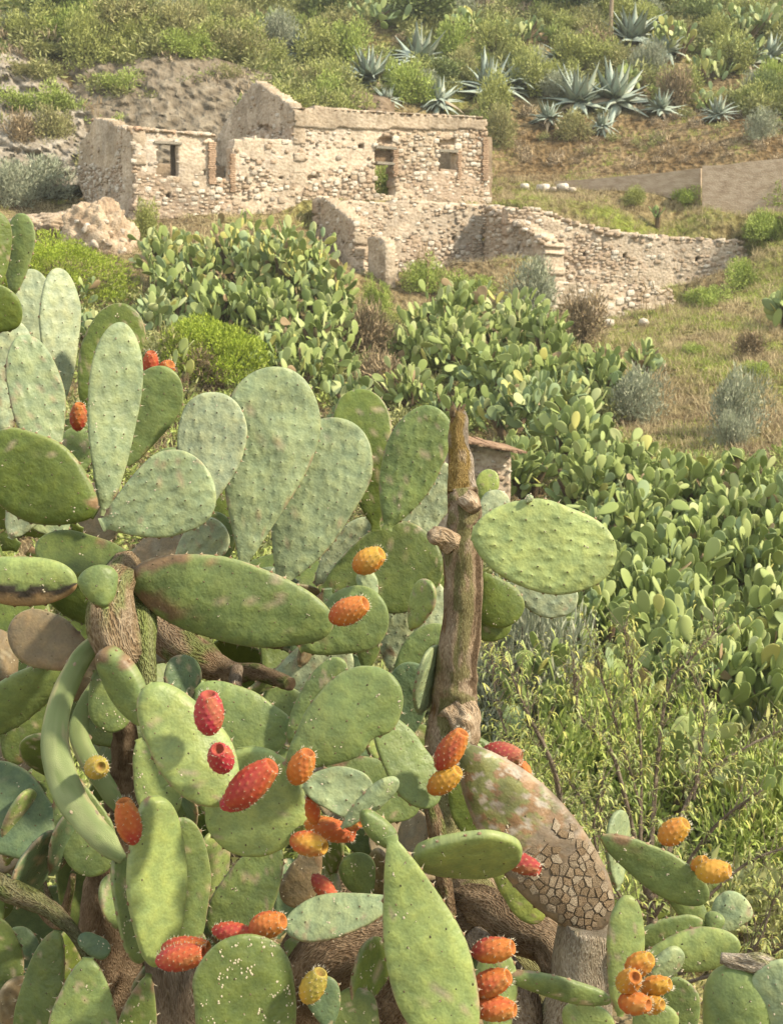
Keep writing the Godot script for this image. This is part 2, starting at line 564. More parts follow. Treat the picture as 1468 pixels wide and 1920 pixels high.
	for i in 12:
		for side in [-1.0, -0.5, 0.0, 0.5, 1.0]:
			samples.append(B + pos.call(0.05 + 0.94 * i / 11.0, side, 0.0))
	pad_list.append({"node": node, "pts": samples, "plant": pl, "frame": [u, s, n, L, W, pos, f_of]})
	return node

func spot(b: MB, p: Vector3, n: Vector3, u: Vector3, s: Vector3, r: float, col: Color):
	var top := b.vert(p + n * r * 0.9, col)
	var ring := []
	for k in 5:
		var a := TAU * k / 5.0
		ring.append(b.vert(p + (u * cos(a) * 1.35 + s * sin(a)) * r, col * 0.85))
	for k in 5:
		b.tri(top, ring[k], ring[(k + 1) % 5])

func bristle(b: MB, p: Vector3, dir: Vector3, l: float):
	var col := Color(0.55, 0.50, 0.38)
	var a := dir.cross(Vector3(0.31, 0.77, 0.55)).normalized() * 0.0005
	var c := dir.cross(a).normalized() * 0.0005
	var t := b.vert(p + dir * l, col)
	var r := [b.vert(p + a, col), b.vert(p - a * 0.5 + c, col), b.vert(p - a * 0.5 - c, col)]
	for k in 3: b.tri(t, r[k], r[(k + 1) % 3])

# ---------------------------------------------------------------- fruit
func fruit(bx: float, by: float, tx: float, ty: float, w: float, d: float, c0: Color, c1: Color, o := {}) -> MeshInstance3D:
	var dt: float = o.get("dt", -0.024)
	var B := P(bx, by, d)
	var T := P(tx, ty, d + dt)
	B -= (T - B) * 0.08
	var u := (T - B).normalized()
	var L := (T - B).length()
	var R := w * d / FPX * 0.5
	var s := u.cross(Vector3(0.2, 0.3, 0.9)).normalized()
	var n := s.cross(u).normalized()
	var ROWS := 44
	var SEG := 48
	var b := MB.new()
	var rows_b := clampi(int(L / 0.0085), 4, 9)
	var cols_b := clampi(int(TAU * R / 0.0105), 6, 12)
	var sd := rng.randf() * 50.0
	var pale := mixc(c1, Color(0.75, 0.48, 0.16), 0.65)
	for i in ROWS + 1:
		var q := i / float(ROWS)
		var t: float
		var r: float
		var inner := q > 0.84
		if not inner:
			t = q / 0.84
			r = sin(PI * pow(clampf(t * 0.86 + 0.015, 0.0, 1.0), 0.82)) 
			r = pow(maxf(r, 0.0), lerpf(0.78, 0.62, t))
		else:
			var e := (q - 0.84) / 0.16
			t = 1.0 - 0.13 * sin(e * PI * 0.5)
			r = pow(sin(PI * pow(0.875, 0.82)), 0.62) * (1.0 - e) * 0.92
		for j in SEG:
			var a := TAU * j / float(SEG)
			var bump := 0.0
			if not inner and t > 0.03:
				var rr := t * rows_b
				var ri := roundf(rr - 0.5) + 0.5
				var ca := a / TAU * cols_b + 0.5 * (int(ri) % 2)
				var dx := (ca - roundf(ca)) * (TAU * R / cols_b)
				var dy := (rr - ri) * (L / rows_b)
				bump = exp(-(dx * dx + dy * dy) / pow(0.0026, 2))
			var dir := s * cos(a) + n * sin(a)
			var wob := 1.0 + 0.05 * n2(a * 20.0 + sd, t * 80.0)
			var p := u * (t * L) + dir * (R * r * wob + (0.0012 * bump if not inner else 0.0))
			var hue := n2(cos(a) * 40.0 + sd * 9.0, t * 60.0 + sin(a) * 40.0)
			var col := mixc(c0, c1, t * 0.9 - 0.05 + 0.9 * hue)
			col = mixc(col, Color(0.34, 0.28, 0.07), 0.28 * smoothstep(0.12, 0.4, n2(sin(a) * 50.0 + sd * 3.0, t * 70.0 + cos(a) * 50.0)))
			col = mixc(col, pale, bump * bump * (0.25 + 0.4 * absf(hue)))
			if inner: col = mixc(c1, Color(0.22, 0.09, 0.03), 0.25 + 0.6 * (q - 0.84) / 0.16)
			col.a = 1.0
			b.vert(p, col)
	for i in ROWS:
		for j in SEG:
			var j2 := (j + 1) % SEG
			b.quad(i * SEG + j, i * SEG + j2, (i + 1) * SEG + j2, (i + 1) * SEG + j)
	for ri in rows_b:
		for ci in cols_b:
			if rng.randf() < 0.35: continue
			var t := (ri + 0.5) / rows_b
			var a := (ci - 0.5 * (int(ri + 0.5) % 2)) / cols_b * TAU
			var r := pow(maxf(sin(PI * pow(clampf(t * 0.86 + 0.015, 0.0, 1.0), 0.82)), 0.0), 0.62) * R
			var dir := s * cos(a) + n * sin(a)
			for e in 2:
				bristle(b, u * (t * L) + dir * r, (dir + u * rf(-0.2, 0.8) + s * rf(-0.4, 0.4)).normalized(), rf(0.003, 0.007))
	for e in 26:
		var a := rf(0, TAU)
		var dir := s * cos(a) + n * sin(a)
		bristle(b, u * L * 0.985 + dir * R * 0.62, (dir * 0.6 + u).normalized(), rf(0.003, 0.006))
	var best = null
	var bd := 1e9
	for e in pad_list:
		for q in e.pts:
			var dd: float = q.distance_squared_to(B)
			if dd < bd:
				bd = dd
				best = e
	var par: Node3D = best.node
	return put(o.get("called", "fruit"), b.commit(M.fruit), par, B - par.position - best.plant.position)

# ---------------------------------------------------------------- woody limbs
func limb(pl: Node, called: String, pts: Array, cols: Array, o := {}) -> MeshInstance3D:
	# pts: [px, py, depth, radius in px]; cols: main, patch, streak
	var c := []
	for a in pts:
		c.append([P(a[0], a[1], a[2]), a[3] * a[2] / FPX])
	return limb_w(pl, called, c, cols, o)

func limb_w(pl: Node, called: String, c: Array, cols: Array, o := {}) -> MeshInstance3D:
	var rough: float = o.get("rough", 0.12)
	var seg: int = o.get("seg", 30)
	var step: float = o.get("step", 0.012)
	var flat: float = o.get("flat", 1.0)
	var patch: float = o.get("patch", 0.0)
	var sides: Array = o.get("sides", [])
	var spots: float = o.get("spots", 0.0)
	var sb := MB.new()
	var path := []
	for i in c.size() - 1:
		var p0: Vector3 = c[maxi(i - 1, 0)][0]
		var p1: Vector3 = c[i][0]
		var p2: Vector3 = c[i + 1][0]
		var p3: Vector3 = c[mini(i + 2, c.size() - 1)][0]
		var k := maxi(2, int(p1.distance_to(p2) / step))
		for q in k:
			var t := q / float(k)
			path.append([p1.cubic_interpolate(p2, p0, p3, t), lerpf(c[i][1], c[i + 1][1], smoothstep(0, 1, t))])
	path.append(c[-1])
	var o3: Vector3 = pl.position if pl != self else Vector3.ZERO
	if pl.get_parent() != self and pl != self: o3 += pl.get_parent().position
	var org: Vector3 = path[0][0]
	var b := MB.new()
	var sd := rng.randf() * 100.0
	var up: Vector3 = (EYE - org).normalized()
	var m := path.size()
	var along := 0.0
	var wraps := maxf(1.0, roundf(TAU * c[0][1] / 0.12))
	for i in m:
		var p: Vector3 = path[i][0]
		var dir: Vector3 = ((path[mini(i + 1, m - 1)][0] as Vector3) - (path[maxi(i - 1, 0)][0] as Vector3)).normalized()
		var sx := dir.cross(up).normalized()
		var nx := sx.cross(dir).normalized()
		var r: float = path[i][1]
		if i > 0: along += (path[i][0] as Vector3).distance_to(path[i - 1][0])
		for j in seg + 1:
			var a := TAU * (j % seg) / float(seg) - PI * 0.5
			var dv := sx * cos(a) + nx * sin(a) * flat
			var g := p + dv * r
			var q := g - org
			var w1 := nz.get_noise_3d(cos(a) * 55.0 + sd, float(i) * step * 26.0 / maxf(r, 0.008), sin(a) * 55.0)
			var w2 := n3(q + Vector3.ONE * sd, 1600.0)
			var w3 := nz2.get_noise_3d(cos(a) * r * 2200.0, i * 1.6, sin(a) * r * 2200.0 + sd)
			var rr := r * (1.0 + rough * (1.3 * w1 + 0.7 * w3) + rough * 0.35 * w2)
			var col: Color = mixc(cols[0], cols[2], 0.5 + 1.3 * w3)
			col = mixc(col, cols[1], smoothstep(0.05, 0.2, w1 * 0.8 + w3 * 0.3 + patch - 0.15))
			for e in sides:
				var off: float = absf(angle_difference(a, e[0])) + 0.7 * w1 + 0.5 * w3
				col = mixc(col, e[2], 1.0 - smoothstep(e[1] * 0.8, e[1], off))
			col = col * (1.0 + 0.3 * w2)
			col.a = 1.0
			b.vert(p + dv * rr - org, col, Vector2(j / float(seg) * wraps, along / 0.30))
			if spots > 0.0 and sin(a) > -0.2 and rng.randf() < spots:
				spot(sb, p + dv * rr - org, dv.normalized(), dir, sx, rf(0.0028, 0.0048), mixc(Color(0.14, 0.09, 0.05), Color(0.40, 0.33, 0.23), rng.randf()))
	var sg := seg + 1
	for i in m - 1:
		for j in seg:
			b.quad(i * sg + j, i * sg + j + 1, (i + 1) * sg + j + 1, (i + 1) * sg + j)
	for e in [0, m - 1]:
		var cv := b.vert(path[e][0] - org, cols[0] * 0.8)
		for j in seg:
			if e == 0: b.tri(cv, e * sg + j + 1, e * sg + j)
			else: b.tri(cv, e * sg + j, e * sg + j + 1)
	var node := put(called, b.commit(o.get("mat", M.bark), true), pl, org - o3)
	if sb.v.size() > 0: tag(put("areoles", sb.commit(M.areole), node), "", "", "", "stuff")
	return node

# ---------------------------------------------------------------- far prickly pears
var far_pads: Array = []
var far_mats: Array = []

func make_far_pads():
	for v in 10:
		var b := MB.new()
		var k := log(0.5) / log(0.52 + 0.02 * v)
		var mm := 8
		var nn := 12
		var bend := (v - 4.5) * 0.045
		var wid: float = [0.50, 0.58, 0.44, 0.54, 0.64, 0.48, 0.60, 0.40, 0.55, 0.70][v]
		for i in mm + 1:
			var t := clampf((1.0 - cos(PI * i / float(mm))) * 0.5, 0.002, 0.998)
			var q := pow(t, k)
			var f := maxf(sqrt(4.0 * q * (1.0 - q)), 0.16 * (1.0 - t))
			for j in nn:
				var th := TAU * j / float(nn)
				var st := sin(th)
				b.vert(Vector3(wid * 0.5 * f * cos(th), t, 0.034 * signf(st) * pow(absf(st), 0.7) * minf(1.0, f * 2.0) + bend * t * t + 0.05 * (v % 2) * pow(cos(th), 2) * f))
		for i in mm:
			for j in nn:
				var j2 := (j + 1) % nn
				b.quad(i * nn + j, i * nn + j2, (i + 1) * nn + j2, (i + 1) * nn + j)
		far_pads.append(b.commit(M.far_pad_base, true))
	for c in [Color(0.205, 0.255, 0.075), Color(0.245, 0.30, 0.095), Color(0.31, 0.36, 0.135), Color(0.185, 0.24, 0.08), Color(0.40, 0.43, 0.20), Color(0.22, 0.285, 0.14), Color(0.40, 0.385, 0.12), Color(0.31, 0.225, 0.13)]:
		far_mats.append(plain(c, 0.55))

func bush(label: String, px: float, top: float, w: float, d: float, n: int, tones: Array, o := {}):
	var g := ground_under(px, d, top)
	var H := P(px, top, d).y - g.y
	var R := w * d / FPX * 0.5
	if d > 70.0: agave_at.append(g)
	H = maxf(H, 0.5)
	var t := thing(o.get("called", "prickly_pear_bush"), label, "cactus", g - Vector3(0, 0.1, 0), o.get("group", "prickly pear thickets on the slope"))
	var ps: float = o.get("pad", 0.36 if d < 31.0 else 0.40)
	if d < 31.0 and n > 50: n = int(n * 1.35)
	var sm: Material = far_mats[7]
	# woody stems
	for k in 4:
		var a := rf(0, TAU)
		var e := Vector3(cos(a) * R * 0.55, H * rf(0.45, 0.7), sin(a) * R * 0.55)
		limb_w(t, "stem", [[t.position, 0.10], [t.position + e * 0.5 + Vector3(0, 0.1, 0), 0.08], [t.position + e, 0.05]], [Color(0.16, 0.11, 0.07), Color(0.14, 0.16, 0.07), Color(0.24, 0.19, 0.13)], {"seg": 7, "step": 0.3, "rough": 0.2})
	var lobes := []
	for k in 5:
		var a := rf(0, TAU)
		lobes.append([Vector3(cos(a) * R * rf(0.2, 0.55), H * rf(0.45, 0.72), sin(a) * R * rf(0.2, 0.55)), rf(0.38, 0.6)])
	lobes.append([Vector3(0, H * 0.55, 0), 0.5])
	for k in int(n * 1.35):
		var L: Array = lobes[rng.randi() % lobes.size()]
		var dir := Vector3(rng.randfn(), rng.randfn() * 0.8 + 0.25, rng.randfn() + 0.35).normalized()
		var rad := rf(0.5, 1.0)
		var lr := Vector3(R * L[1] * 1.3, H * L[1] * 0.85, R * L[1] * 1.3)
		var at: Vector3 = L[0] + dir * lr * rad
		var size := ps * (rf(0.5, 1.25) if rng.randf() < 0.4 else rf(0.8, 1.1))
		var y := (dir * 0.6 + Vector3(rng.randfn(), rng.randfn() + 2.0, rng.randfn()) * 0.5).normalized()
		at.y = clampf(at.y, 0.05, H) - size * clampf(y.y, 0.0, 1.0) * 0.85
		at.y = maxf(at.y, 0.02)
		var zx := Vector3(rng.randfn(), rng.randfn() * 0.4, rng.randfn()).cross(y).normalized()
		var bas := Basis(zx, y, zx.cross(y)).scaled_local(Vector3.ONE * size)
		var m := put("pad", far_pads[rng.randi() % far_pads.size()], t, Vector3.ZERO, far_mats[tones[rng.randi() % tones.size()] if rng.randf() > 0.05 else 6 + rng.randi() % 2])
		m.transform = Transform3D(bas, at)
	return t

# ---------------------------------------------------------------- foliage
func foliage(n: int, r: Vector3, ll: float, lw: float, ca: Color, cb: Color, o := {}) -> ArrayMesh:
	var b := MB.new()
	var lobes := []
	var nl: int = o.get("lobes", 9)
	var upness: float = o.get("up", 0.5)
	for k in nl:
		var a := TAU * k / nl + rf(-0.4, 0.4)
		var e := rf(0.0, 0.6)
		lobes.append([Vector3(cos(a) * e, rf(0.25, 0.75) - 0.25 * e, sin(a) * e), rf(0.25, 0.48)])
	if o.get("dome", false):
		lobes = [[Vector3(0, 0.0, 0), 0.93]]
		for k in 30:
			var a := rf(0, TAU)
			var el := rf(0.0, 1.5)
			lobes.append([Vector3(cos(a) * cos(el), sin(el), sin(a) * cos(el)) * rf(0.70, 0.80), rf(0.12, 0.26)])
		for k in 70: lobes.append(lobes[0])
	for k in n:
		var L: Array = lobes[rng.randi() % lobes.size()]
		var dir := Vector3(rng.randfn(), rng.randfn(), rng.randfn()).normalized()
		if o.get("dome", false): dir.y = absf(dir.y)
		var tint: float = 0.85 + 0.3 * fposmod(L[1] * 37.7, 1.0)
		var rad := pow(rng.randf(), o.get("fill", 0.4))
		var wob := 1.0 + 0.25 * n3(dir * 3.0 + L[0] * 7.0, 40.0)
		var p: Vector3 = (L[0] + dir * L[1] * rad * wob)
		p = Vector3(p.x * r.x, maxf(p.y, 0.0) * r.y, p.z * r.z)
		var ax := (dir * 0.8 + Vector3(rng.randfn(), rng.randfn() + upness * 2.0, rng.randfn()) * 0.6).normalized()
		var sd := ax.cross(Vector3(rng.randfn(), rng.randfn(), rng.randfn())).normalized()
		var l := ll * rf(0.6, 1.3)
		var w := lw * rf(0.7, 1.3)
		var col := mixc(ca, cb, rng.randf()) * tint * (1.0 + 0.35 * n3(p / r.y, 160.0))
		col.a = 1.0
		var q := ax.cross(sd) * l * 0.14
		var i0 := b.vert(p, col)
		var i1 := b.vert(p + ax * l * 0.5 + sd * w * 0.5 + q, col)
		var i2 := b.vert(p + ax * l, col)
		var i3 := b.vert(p + ax * l * 0.5 - sd * w * 0.5 + q, col)
		b.quad(i0, i1, i2, i3)
	return b.commit(o.get("mat", M.leaf))

func twigs(n: int, r: Vector3, col: Color, thick := 0.012) -> ArrayMesh:
	var b := MB.new()
	for k in n:
		var a := rf(0, TAU)
		var e := rf(0.2, 0.85)
		var end := Vector3(cos(a) * e * r.x, rf(0.45, 0.95) * r.y, sin(a) * e * r.z)
		var midp := end * 0.5 + Vector3(rf(-0.1, 0.1) * r.x, rf(0.0, 0.1) * r.y, rf(-0.1, 0.1) * r.z)
		var ps := [Vector3.ZERO, midp, end]
		var last := []
		for q in 3:
			var ring := []
			var rr := thick * (1.0 - 0.33 * q)
			for j in 4:
				ring.append(b.vert(ps[q] + Vector3(cos(j * PI / 2), 0.3 * sin(j * PI), sin(j * PI / 2)) * rr, col))
			if q > 0:
				for j in 4: b.quad(last[j], last[(j + 1) % 4], ring[(j + 1) % 4], ring[j])
			last = ring
	return b.commit(M.wood)

var shrub_proto := {}
func make_shrub_protos():
	var one := Vector3.ONE
	var defs := {
		"olive": [Color(0.24, 0.265, 0.075), Color(0.37, 0.385, 0.125), 3400, 0.10, 0.035, {}],
		"bright": [Color(0.24, 0.31, 0.06), Color(0.38, 0.44, 0.12), 3600, 0.10, 0.03, {"lobes": 7}],
		"dark": [Color(0.12, 0.155, 0.05), Color(0.20, 0.235, 0.08), 3400, 0.11, 0.05, {}],
		"grey": [Color(0.27, 0.30, 0.20), Color(0.41, 0.42, 0.30), 3400, 0.11, 0.022, {"lobes": 14, "up": 0.9}],
		"dry": [Color(0.25, 0.19, 0.115), Color(0.39, 0.30, 0.18), 2000, 0.16, 0.016, {"lobes": 8, "mat": M.dry}],
		"rust": [Color(0.22, 0.13, 0.06), Color(0.33, 0.19, 0.08), 1200, 0.10, 0.03, {"mat": M.dry}],
		"mixed": [Color(0.24, 0.245, 0.09), Color(0.37, 0.335, 0.155), 3000, 0.11, 0.03, {}],
	}
	for k in defs:
		var a: Array = defs[k]
		shrub_proto[k] = []
		for v in 3:
			shrub_proto[k].append([foliage(a[2], one, a[3], a[4], a[0], a[1], a[5]), twigs(14, one * 0.9, Color(0.14, 0.10, 0.07))])

func shrub(kind: String, label: String, px: float, py: float, w: float, h: float, o := {}):
	var g := ground_at(px, py) if not o.has("d") else ground_under(px, o.d, py)
	var d := depth_of(g)
	var t := thing(o.get("called", "shrub"), label, o.get("category", "shrub"), g - Vector3(0, 0.05, 0), o.get("group", "shrubs on the hillside"))
	var pr: Array = pick(shrub_proto[kind])
	var sc := Vector3(w * 0.8, h * 1.5, w * 0.8) * d / FPX
	var f := put("foliage", pr[0], t)
	tag(f, "", "", "", "stuff")
	f.scale = sc
	f.rotation.y = rf(0, TAU)
	var s := put("stems", pr[1], t)
	tag(s, "", "", "", "stuff")
	s.scale = sc
	return t

# ---------------------------------------------------------------- agaves
var agave_leaf: Array = []
var agave_at: Array = []
func make_agave_leaf():
	for v in 5:
		var b := MB.new()
		var mm := 10
		for i in mm + 1:
			var t := i / float(mm)
			var wd := 0.105 * (1.0 - pow(t, 2.2)) * (0.75 + 0.5 * sin(PI * minf(t * 1.4, 1.0))) + 0.003
			var curve: float = ([0.05, -0.12, -0.30, -0.75, -0.5][v] if v < 4 else -0.5) * t * t
			var th := 0.035 * (1.0 - t) + 0.004
			var ctr := Vector3(0, t, -curve)
			var cm := Color(0.29, 0.36, 0.31)
			var ce := Color(0.46, 0.49, 0.38)
			if v == 4:
				cm = Color(0.36, 0.28, 0.19)
				ce = Color(0.42, 0.34, 0.24)
			var ups := [Vector3(-wd, 0, wd * 0.45), Vector3(0, 0, 0), Vector3(wd, 0, wd * 0.45), Vector3(0, 0, -th)]
			for q in 4:
				b.vert(ctr + ups[q], ce if q == 0 or q == 2 else cm * (0.85 + 0.3 * rng.randf()))
		for i in mm:
			for q in 4:
				var q2 := (q + 1) % 4
				b.quad(i * 4 + q, i * 4 + q2, i * 4 + 4 + q2, i * 4 + 4 + q)
		agave_leaf.append(b.commit(M.agave, true))

func agave(label: String, px: float, py: float, size: float, lean := 0.0):
	var g := ground_at(px, py)
	var d := depth_of(g)
	var L := size * d / FPX * 0.80
	agave_at.append(g)
	var t := thing("agave", label, "agave", g + Vector3(0, 0.35, 0), "agaves on the hillside above the ruin")
	var tip := Vector2(rf(-0.2, 0.2), rf(-0.15, 0.15))
	for k in 42:
		var a := k * 2.39996
		var e := lerpf(1.4, -0.25, pow(k / 41.0, 0.75)) + rf(-0.08, 0.08)
		var y := Vector3(cos(a) * cos(e), sin(e), sin(a) * cos(e))
		y = y.rotated(Vector3.BACK, lean + tip.x).rotated(Vector3.RIGHT, tip.y + 0.2).normalized()
		var x := Vector3.UP.cross(y).normalized()
		var m := put("leaf", agave_leaf[(rng.randi() % 5 if e < 0.15 else rng.randi() % 4) if e < 0.8 else 0], t)
		var s := L * (0.9 - 0.15 * e) * rf(0.65, 1.15)
		m.transform = Transform3D(Basis(x, y, x.cross(y)).scaled_local(Vector3(s * 1.1, s, s * 1.1)), Vector3.ZERO)
	return t

# ---------------------------------------------------------------- masonry
var stone_mesh: Array = []
var stone_mat: Array = []
func make_stones():
	for v in 8:
		var b := MB.new()
		var idx := {}
		var pts := []
		for f in 6:
			for i in 3:
				for j in 3:
					var a := i - 1.0
					var c := j - 1.0
					var p: Vector3 = [Vector3(1, a, c), Vector3(-1, a, c), Vector3(a, 1, c), Vector3(a, -1, c), Vector3(a, c, 1), Vector3(a, c, -1)][f]
					if not idx.has(p):
						var q := p.normalized() * lerpf(1.0, p.length(), 0.42)
						q *= 1.0 + 0.22 * n3(p + Vector3.ONE * v * 9.0, 60.0) + rf(-0.05, 0.05)
						idx[p] = b.vert(q * 0.5, Color.WHITE)
		for f in 6:
			for i in 2:
				for j in 2:
					var qd := []
					for o in [[0, 0], [1, 0], [1, 1], [0, 1]]:
						var a: float = i + o[0] - 1.0
						var c: float = j + o[1] - 1.0
						var p: Vector3 = [Vector3(1, a, c), Vector3(-1, c, a), Vector3(c, 1, a), Vector3(a, -1, c), Vector3(a, c, 1), Vector3(c, a, -1)][f]
						qd.append(idx[p])
					b.quad(qd[0], qd[3], qd[2], qd[1])
		stone_mesh.append(b.commit(M.stone))
	for c in [Color(0.51, 0.445, 0.37), Color(0.45, 0.36, 0.275), Color(0.57, 0.515, 0.445), Color(0.48, 0.40, 0.32), Color(0.40, 0.315, 0.235), Color(0.47, 0.365, 0.275), Color(0.67, 0.625, 0.56), Color(0.43, 0.385, 0.335), Color(0.43, 0.28, 0.20), Color(0.49, 0.34, 0.25)]:
		stone_mat.append(plain(c, 0.92, M.stone))

func in_rect(q: Vector2, r) -> bool:
	return q.x > r[0] and q.x < r[2] and q.y > r[1] and q.y < r[3]

func poly(a: Array) -> PackedVector2Array:
	var p := PackedVector2Array()
	for i in range(0, a.size(), 2): p.append(Vector2(a[i], a[i + 1]))
	return p

# A masonry wall standing in the vertical plane through a and b; outline, openings and zones are given where they are seen.
func wall(th: Node3D, called: String, a: Vector3, b: Vector3, outline: Array, o := {}) -> MeshInstance3D:
	var e := Vector3(b.x - a.x, 0, b.z - a.z).normalized()
	var n := Vector3.UP.cross(e)
	n = -n if n.dot(EYE - a) < 0.0 else n
	if o.get("inner", false): n = n
	var thick: float = o.get("thick", 0.5)
	var cs: float = o.get("cell", 0.09)
	var pl := Plane(n, a)
	var op := poly(outline)
	var lo := Vector2(1e9, 1e9)
	var hi := Vector2(-1e9, -1e9)
	for q in op:
		var dir := P(q.x, q.y, 1.0) - EYE
		var w = pl.intersects_ray(EYE, dir)
		if w == null: continue
		var sh := Vector2((w - a).dot(e), w.y)
		lo = lo.min(sh)
		hi = hi.max(sh)
	var nx := int((hi.x - lo.x) / cs) + 1
	var ny := int((hi.y - lo.y) / cs) + 1
	var holes: Array = o.get("holes", [])
	var recess: Array = o.get("recess", [])
	var zones: Array = o.get("zones", [])
	var zp := []
	for z in zones: zp.append(poly(z[0]))
	var base_c: Color = o.get("color", Color(0.36, 0.28, 0.20))
	var base_d: float = o.get("stones", 0.9)
	var dep := PackedFloat32Array()     # -1: open; else how far the face is set back
	dep.resize(nx * ny)
	var prow: Array = o.get("proud", [])
	var rag: float = o.get("rag", 3.0)
	for j in ny:
		for i in nx:
			var w := a + e * (lo.x + (i + 0.5) * cs)
			w.y = lo.y + (j + 0.5) * cs
			var q := to_px(w)
			var jit := Vector2(n2(i * 22.0, j * 22.0), n2(i * 22.0 + 400.0, j * 22.0)) * rag
			var v := -1.0
			if Geometry2D.is_point_in_polygon(q + jit, op): v = 0.0
			for r in holes:
				if in_rect(q + jit * 0.6, r): v = -1.0
			if v == 0.0:
				for r in recess:
					if in_rect(q, r): v = r[4]
				for r in prow:
					if Geometry2D.is_point_in_polygon(q + jit * 0.3, poly(r[0])): v = -r[1] - 2.0
			dep[j * nx + i] = v
	var dv := func(v: float) -> float:
		return (v + 2.0) if v < -1.5 else v        # proud faces come out as negative set-back
	var o3: Vector3 = th.position
	var mb := MB.new()
	var org := a + e * lo.x
	var vid := {}
	var pat: float = o.get("patchy", 0.85)
	var plas := Color(0.57, 0.49, 0.40)
	var look := func(w: Vector3) -> Color:
		var q := to_px(w)
		q += Vector2(n3(w, 40.0), n3(w + Vector3.ONE * 31.0, 40.0)) * 9.0
		var col := base_c
		for k in zp.size():
			if Geometry2D.is_point_in_polygon(q, zp[k]):
				col = zones[k][1]
				break
		col = mixc(col, plas, pat * smoothstep(0.12, 0.20, n3(w, 34.0) + 0.45 * n3(w, 160.0)))
		return col * (1.0 + 0.30 * n3(w, 30.0) + 0.25 * n3(w, 130.0))
	var gv := func(i: int, j: int, back: float) -> int:
		var key := Vector3i(i, j, int(roundf(back * 1000.0)))
		if vid.has(key): return vid[key]
		var w := org + e * (i * cs)
		w.y = lo.y + j * cs
		var col: Color = look.call(w)
		col.a = 1.0
		w += e * (n3(w, 90.0) * 0.05) + Vector3.UP * (n3(w + Vector3.ONE * 7.0, 90.0) * 0.05) + n * (n3(w, 35.0) * 0.05 + n3(w, 150.0) * 0.035 - back)
		var id := mb.vert(w - o3, col)
		vid[key] = id
		return id
	for j in ny:
		for i in nx:
			var v := dep[j * nx + i]
			if v > -1.5 and v < 0.0: continue
			var f: float = dv.call(v)
			mb.quad(gv.call(i, j, f), gv.call(i, j + 1, f), gv.call(i + 1, j + 1, f), gv.call(i + 1, j, f))
			mb.quad(gv.call(i, j, thick), gv.call(i + 1, j, thick), gv.call(i + 1, j + 1, thick), gv.call(i, j + 1, thick))
			for s in [[-1, 0, 0, 0, 0, 1], [1, 0, 1, 1, 1, 0], [0, -1, 1, 0, 0, 0], [0, 1, 0, 1, 1, 1]]:
				var i2: int = i + s[0]
				var j2: int = j + s[1]
				var v2 := -1.0
				if i2 >= 0 and i2 < nx and j2 >= 0 and j2 < ny: v2 = dep[j2 * nx + i2]
				var g: float = thick if (v2 > -1.5 and v2 < 0.0) else dv.call(v2)
				if g > f + 0.001:
					var mid := 0.5 * (f + g) if g - f > 0.3 else -9.0
					if mid > -8.0:
						mb.quad(gv.call(i + s[2], j + s[3], f), gv.call(i + s[2], j + s[3], mid), gv.call(i + s[4], j + s[5], mid), gv.call(i + s[4], j + s[5], f))
						mb.quad(gv.call(i + s[2], j + s[3], mid), gv.call(i + s[2], j + s[3], g), gv.call(i + s[4], j + s[5], g), gv.call(i + s[4], j + s[5], mid))
					else:
						mb.quad(gv.call(i + s[2], j + s[3], f), gv.call(i + s[2], j + s[3], g), gv.call(i + s[4], j + s[5], g), gv.call(i + s[4], j + s[5], f))
	var node := put(called, mb.commit(o.get("mat", M.wall)), th)
	# stones
	var limit: int = o.get("count", 200)
	var placed := []
	var hashg := {}
	var smin: float = o.get("smin", 0.13)
	var smax: float = o.get("smax", 0.36)
	var tones: Array = o.get("tones", [0, 1, 2, 3, 4, 5, 6, 7, 3, 1, 4])
	var tries := int((hi.x - lo.x) * (hi.y - lo.y) * 170.0)
	for q in tries:
		var big := 1.0 - 0.75 * q / float(tries)
		var sw := lerpf(smin, smax, rng.randf() * big)
		var sh := sw * rf(0.42, 0.85)
		var x := rf(lo.x, hi.x)
		var y := rf(lo.y, hi.y)
		var w := a + e * x
		w.y = y
		var px := to_px(w)
		if not Geometry2D.is_point_in_polygon(px, op): continue
		var ci := int((x - lo.x) / cs)
		var cj := int((y - lo.y) / cs)
		if ci < 0 or cj < 0 or ci >= nx or cj >= ny or dep[cj * nx + ci] != 0.0: continue
		var den := base_d
		var qq := px + Vector2(n3(w, 40.0), n3(w + Vector3.ONE * 31.0, 40.0)) * 9.0
		for k in zp.size():
			if Geometry2D.is_point_in_polygon(qq, zp[k]):
				den = zones[k][2]
				break
		if pat > 0.0 and n3(w, 34.0) + 0.45 * n3(w, 160.0) > 0.17: den *= 0.10
		if rng.randf() > den: continue
		var ok := true
		var gx := int(floorf(x / 0.4))
		var gy := int(floorf(y / 0.4))
		for di in [-1, 0, 1]:
			for dj in [-1, 0, 1]:
				for s in hashg.get(Vector2i(gx + di, gy + dj), []):
					if absf(s[0] - x) < (s[2] + sw) * 0.43 and absf(s[1] - y) < (s[3] + sh) * 0.41:
						ok = false
		if not ok: continue
		var rec := [x, y, sw, sh, w]
		placed.append(rec)
		if not hashg.has(Vector2i(gx, gy)): hashg[Vector2i(gx, gy)] = []
		hashg[Vector2i(gx, gy)].append(rec)
	placed.sort_custom(func(p, q): return p[2] * p[3] > q[2] * q[3])
	var rest := MB.new()
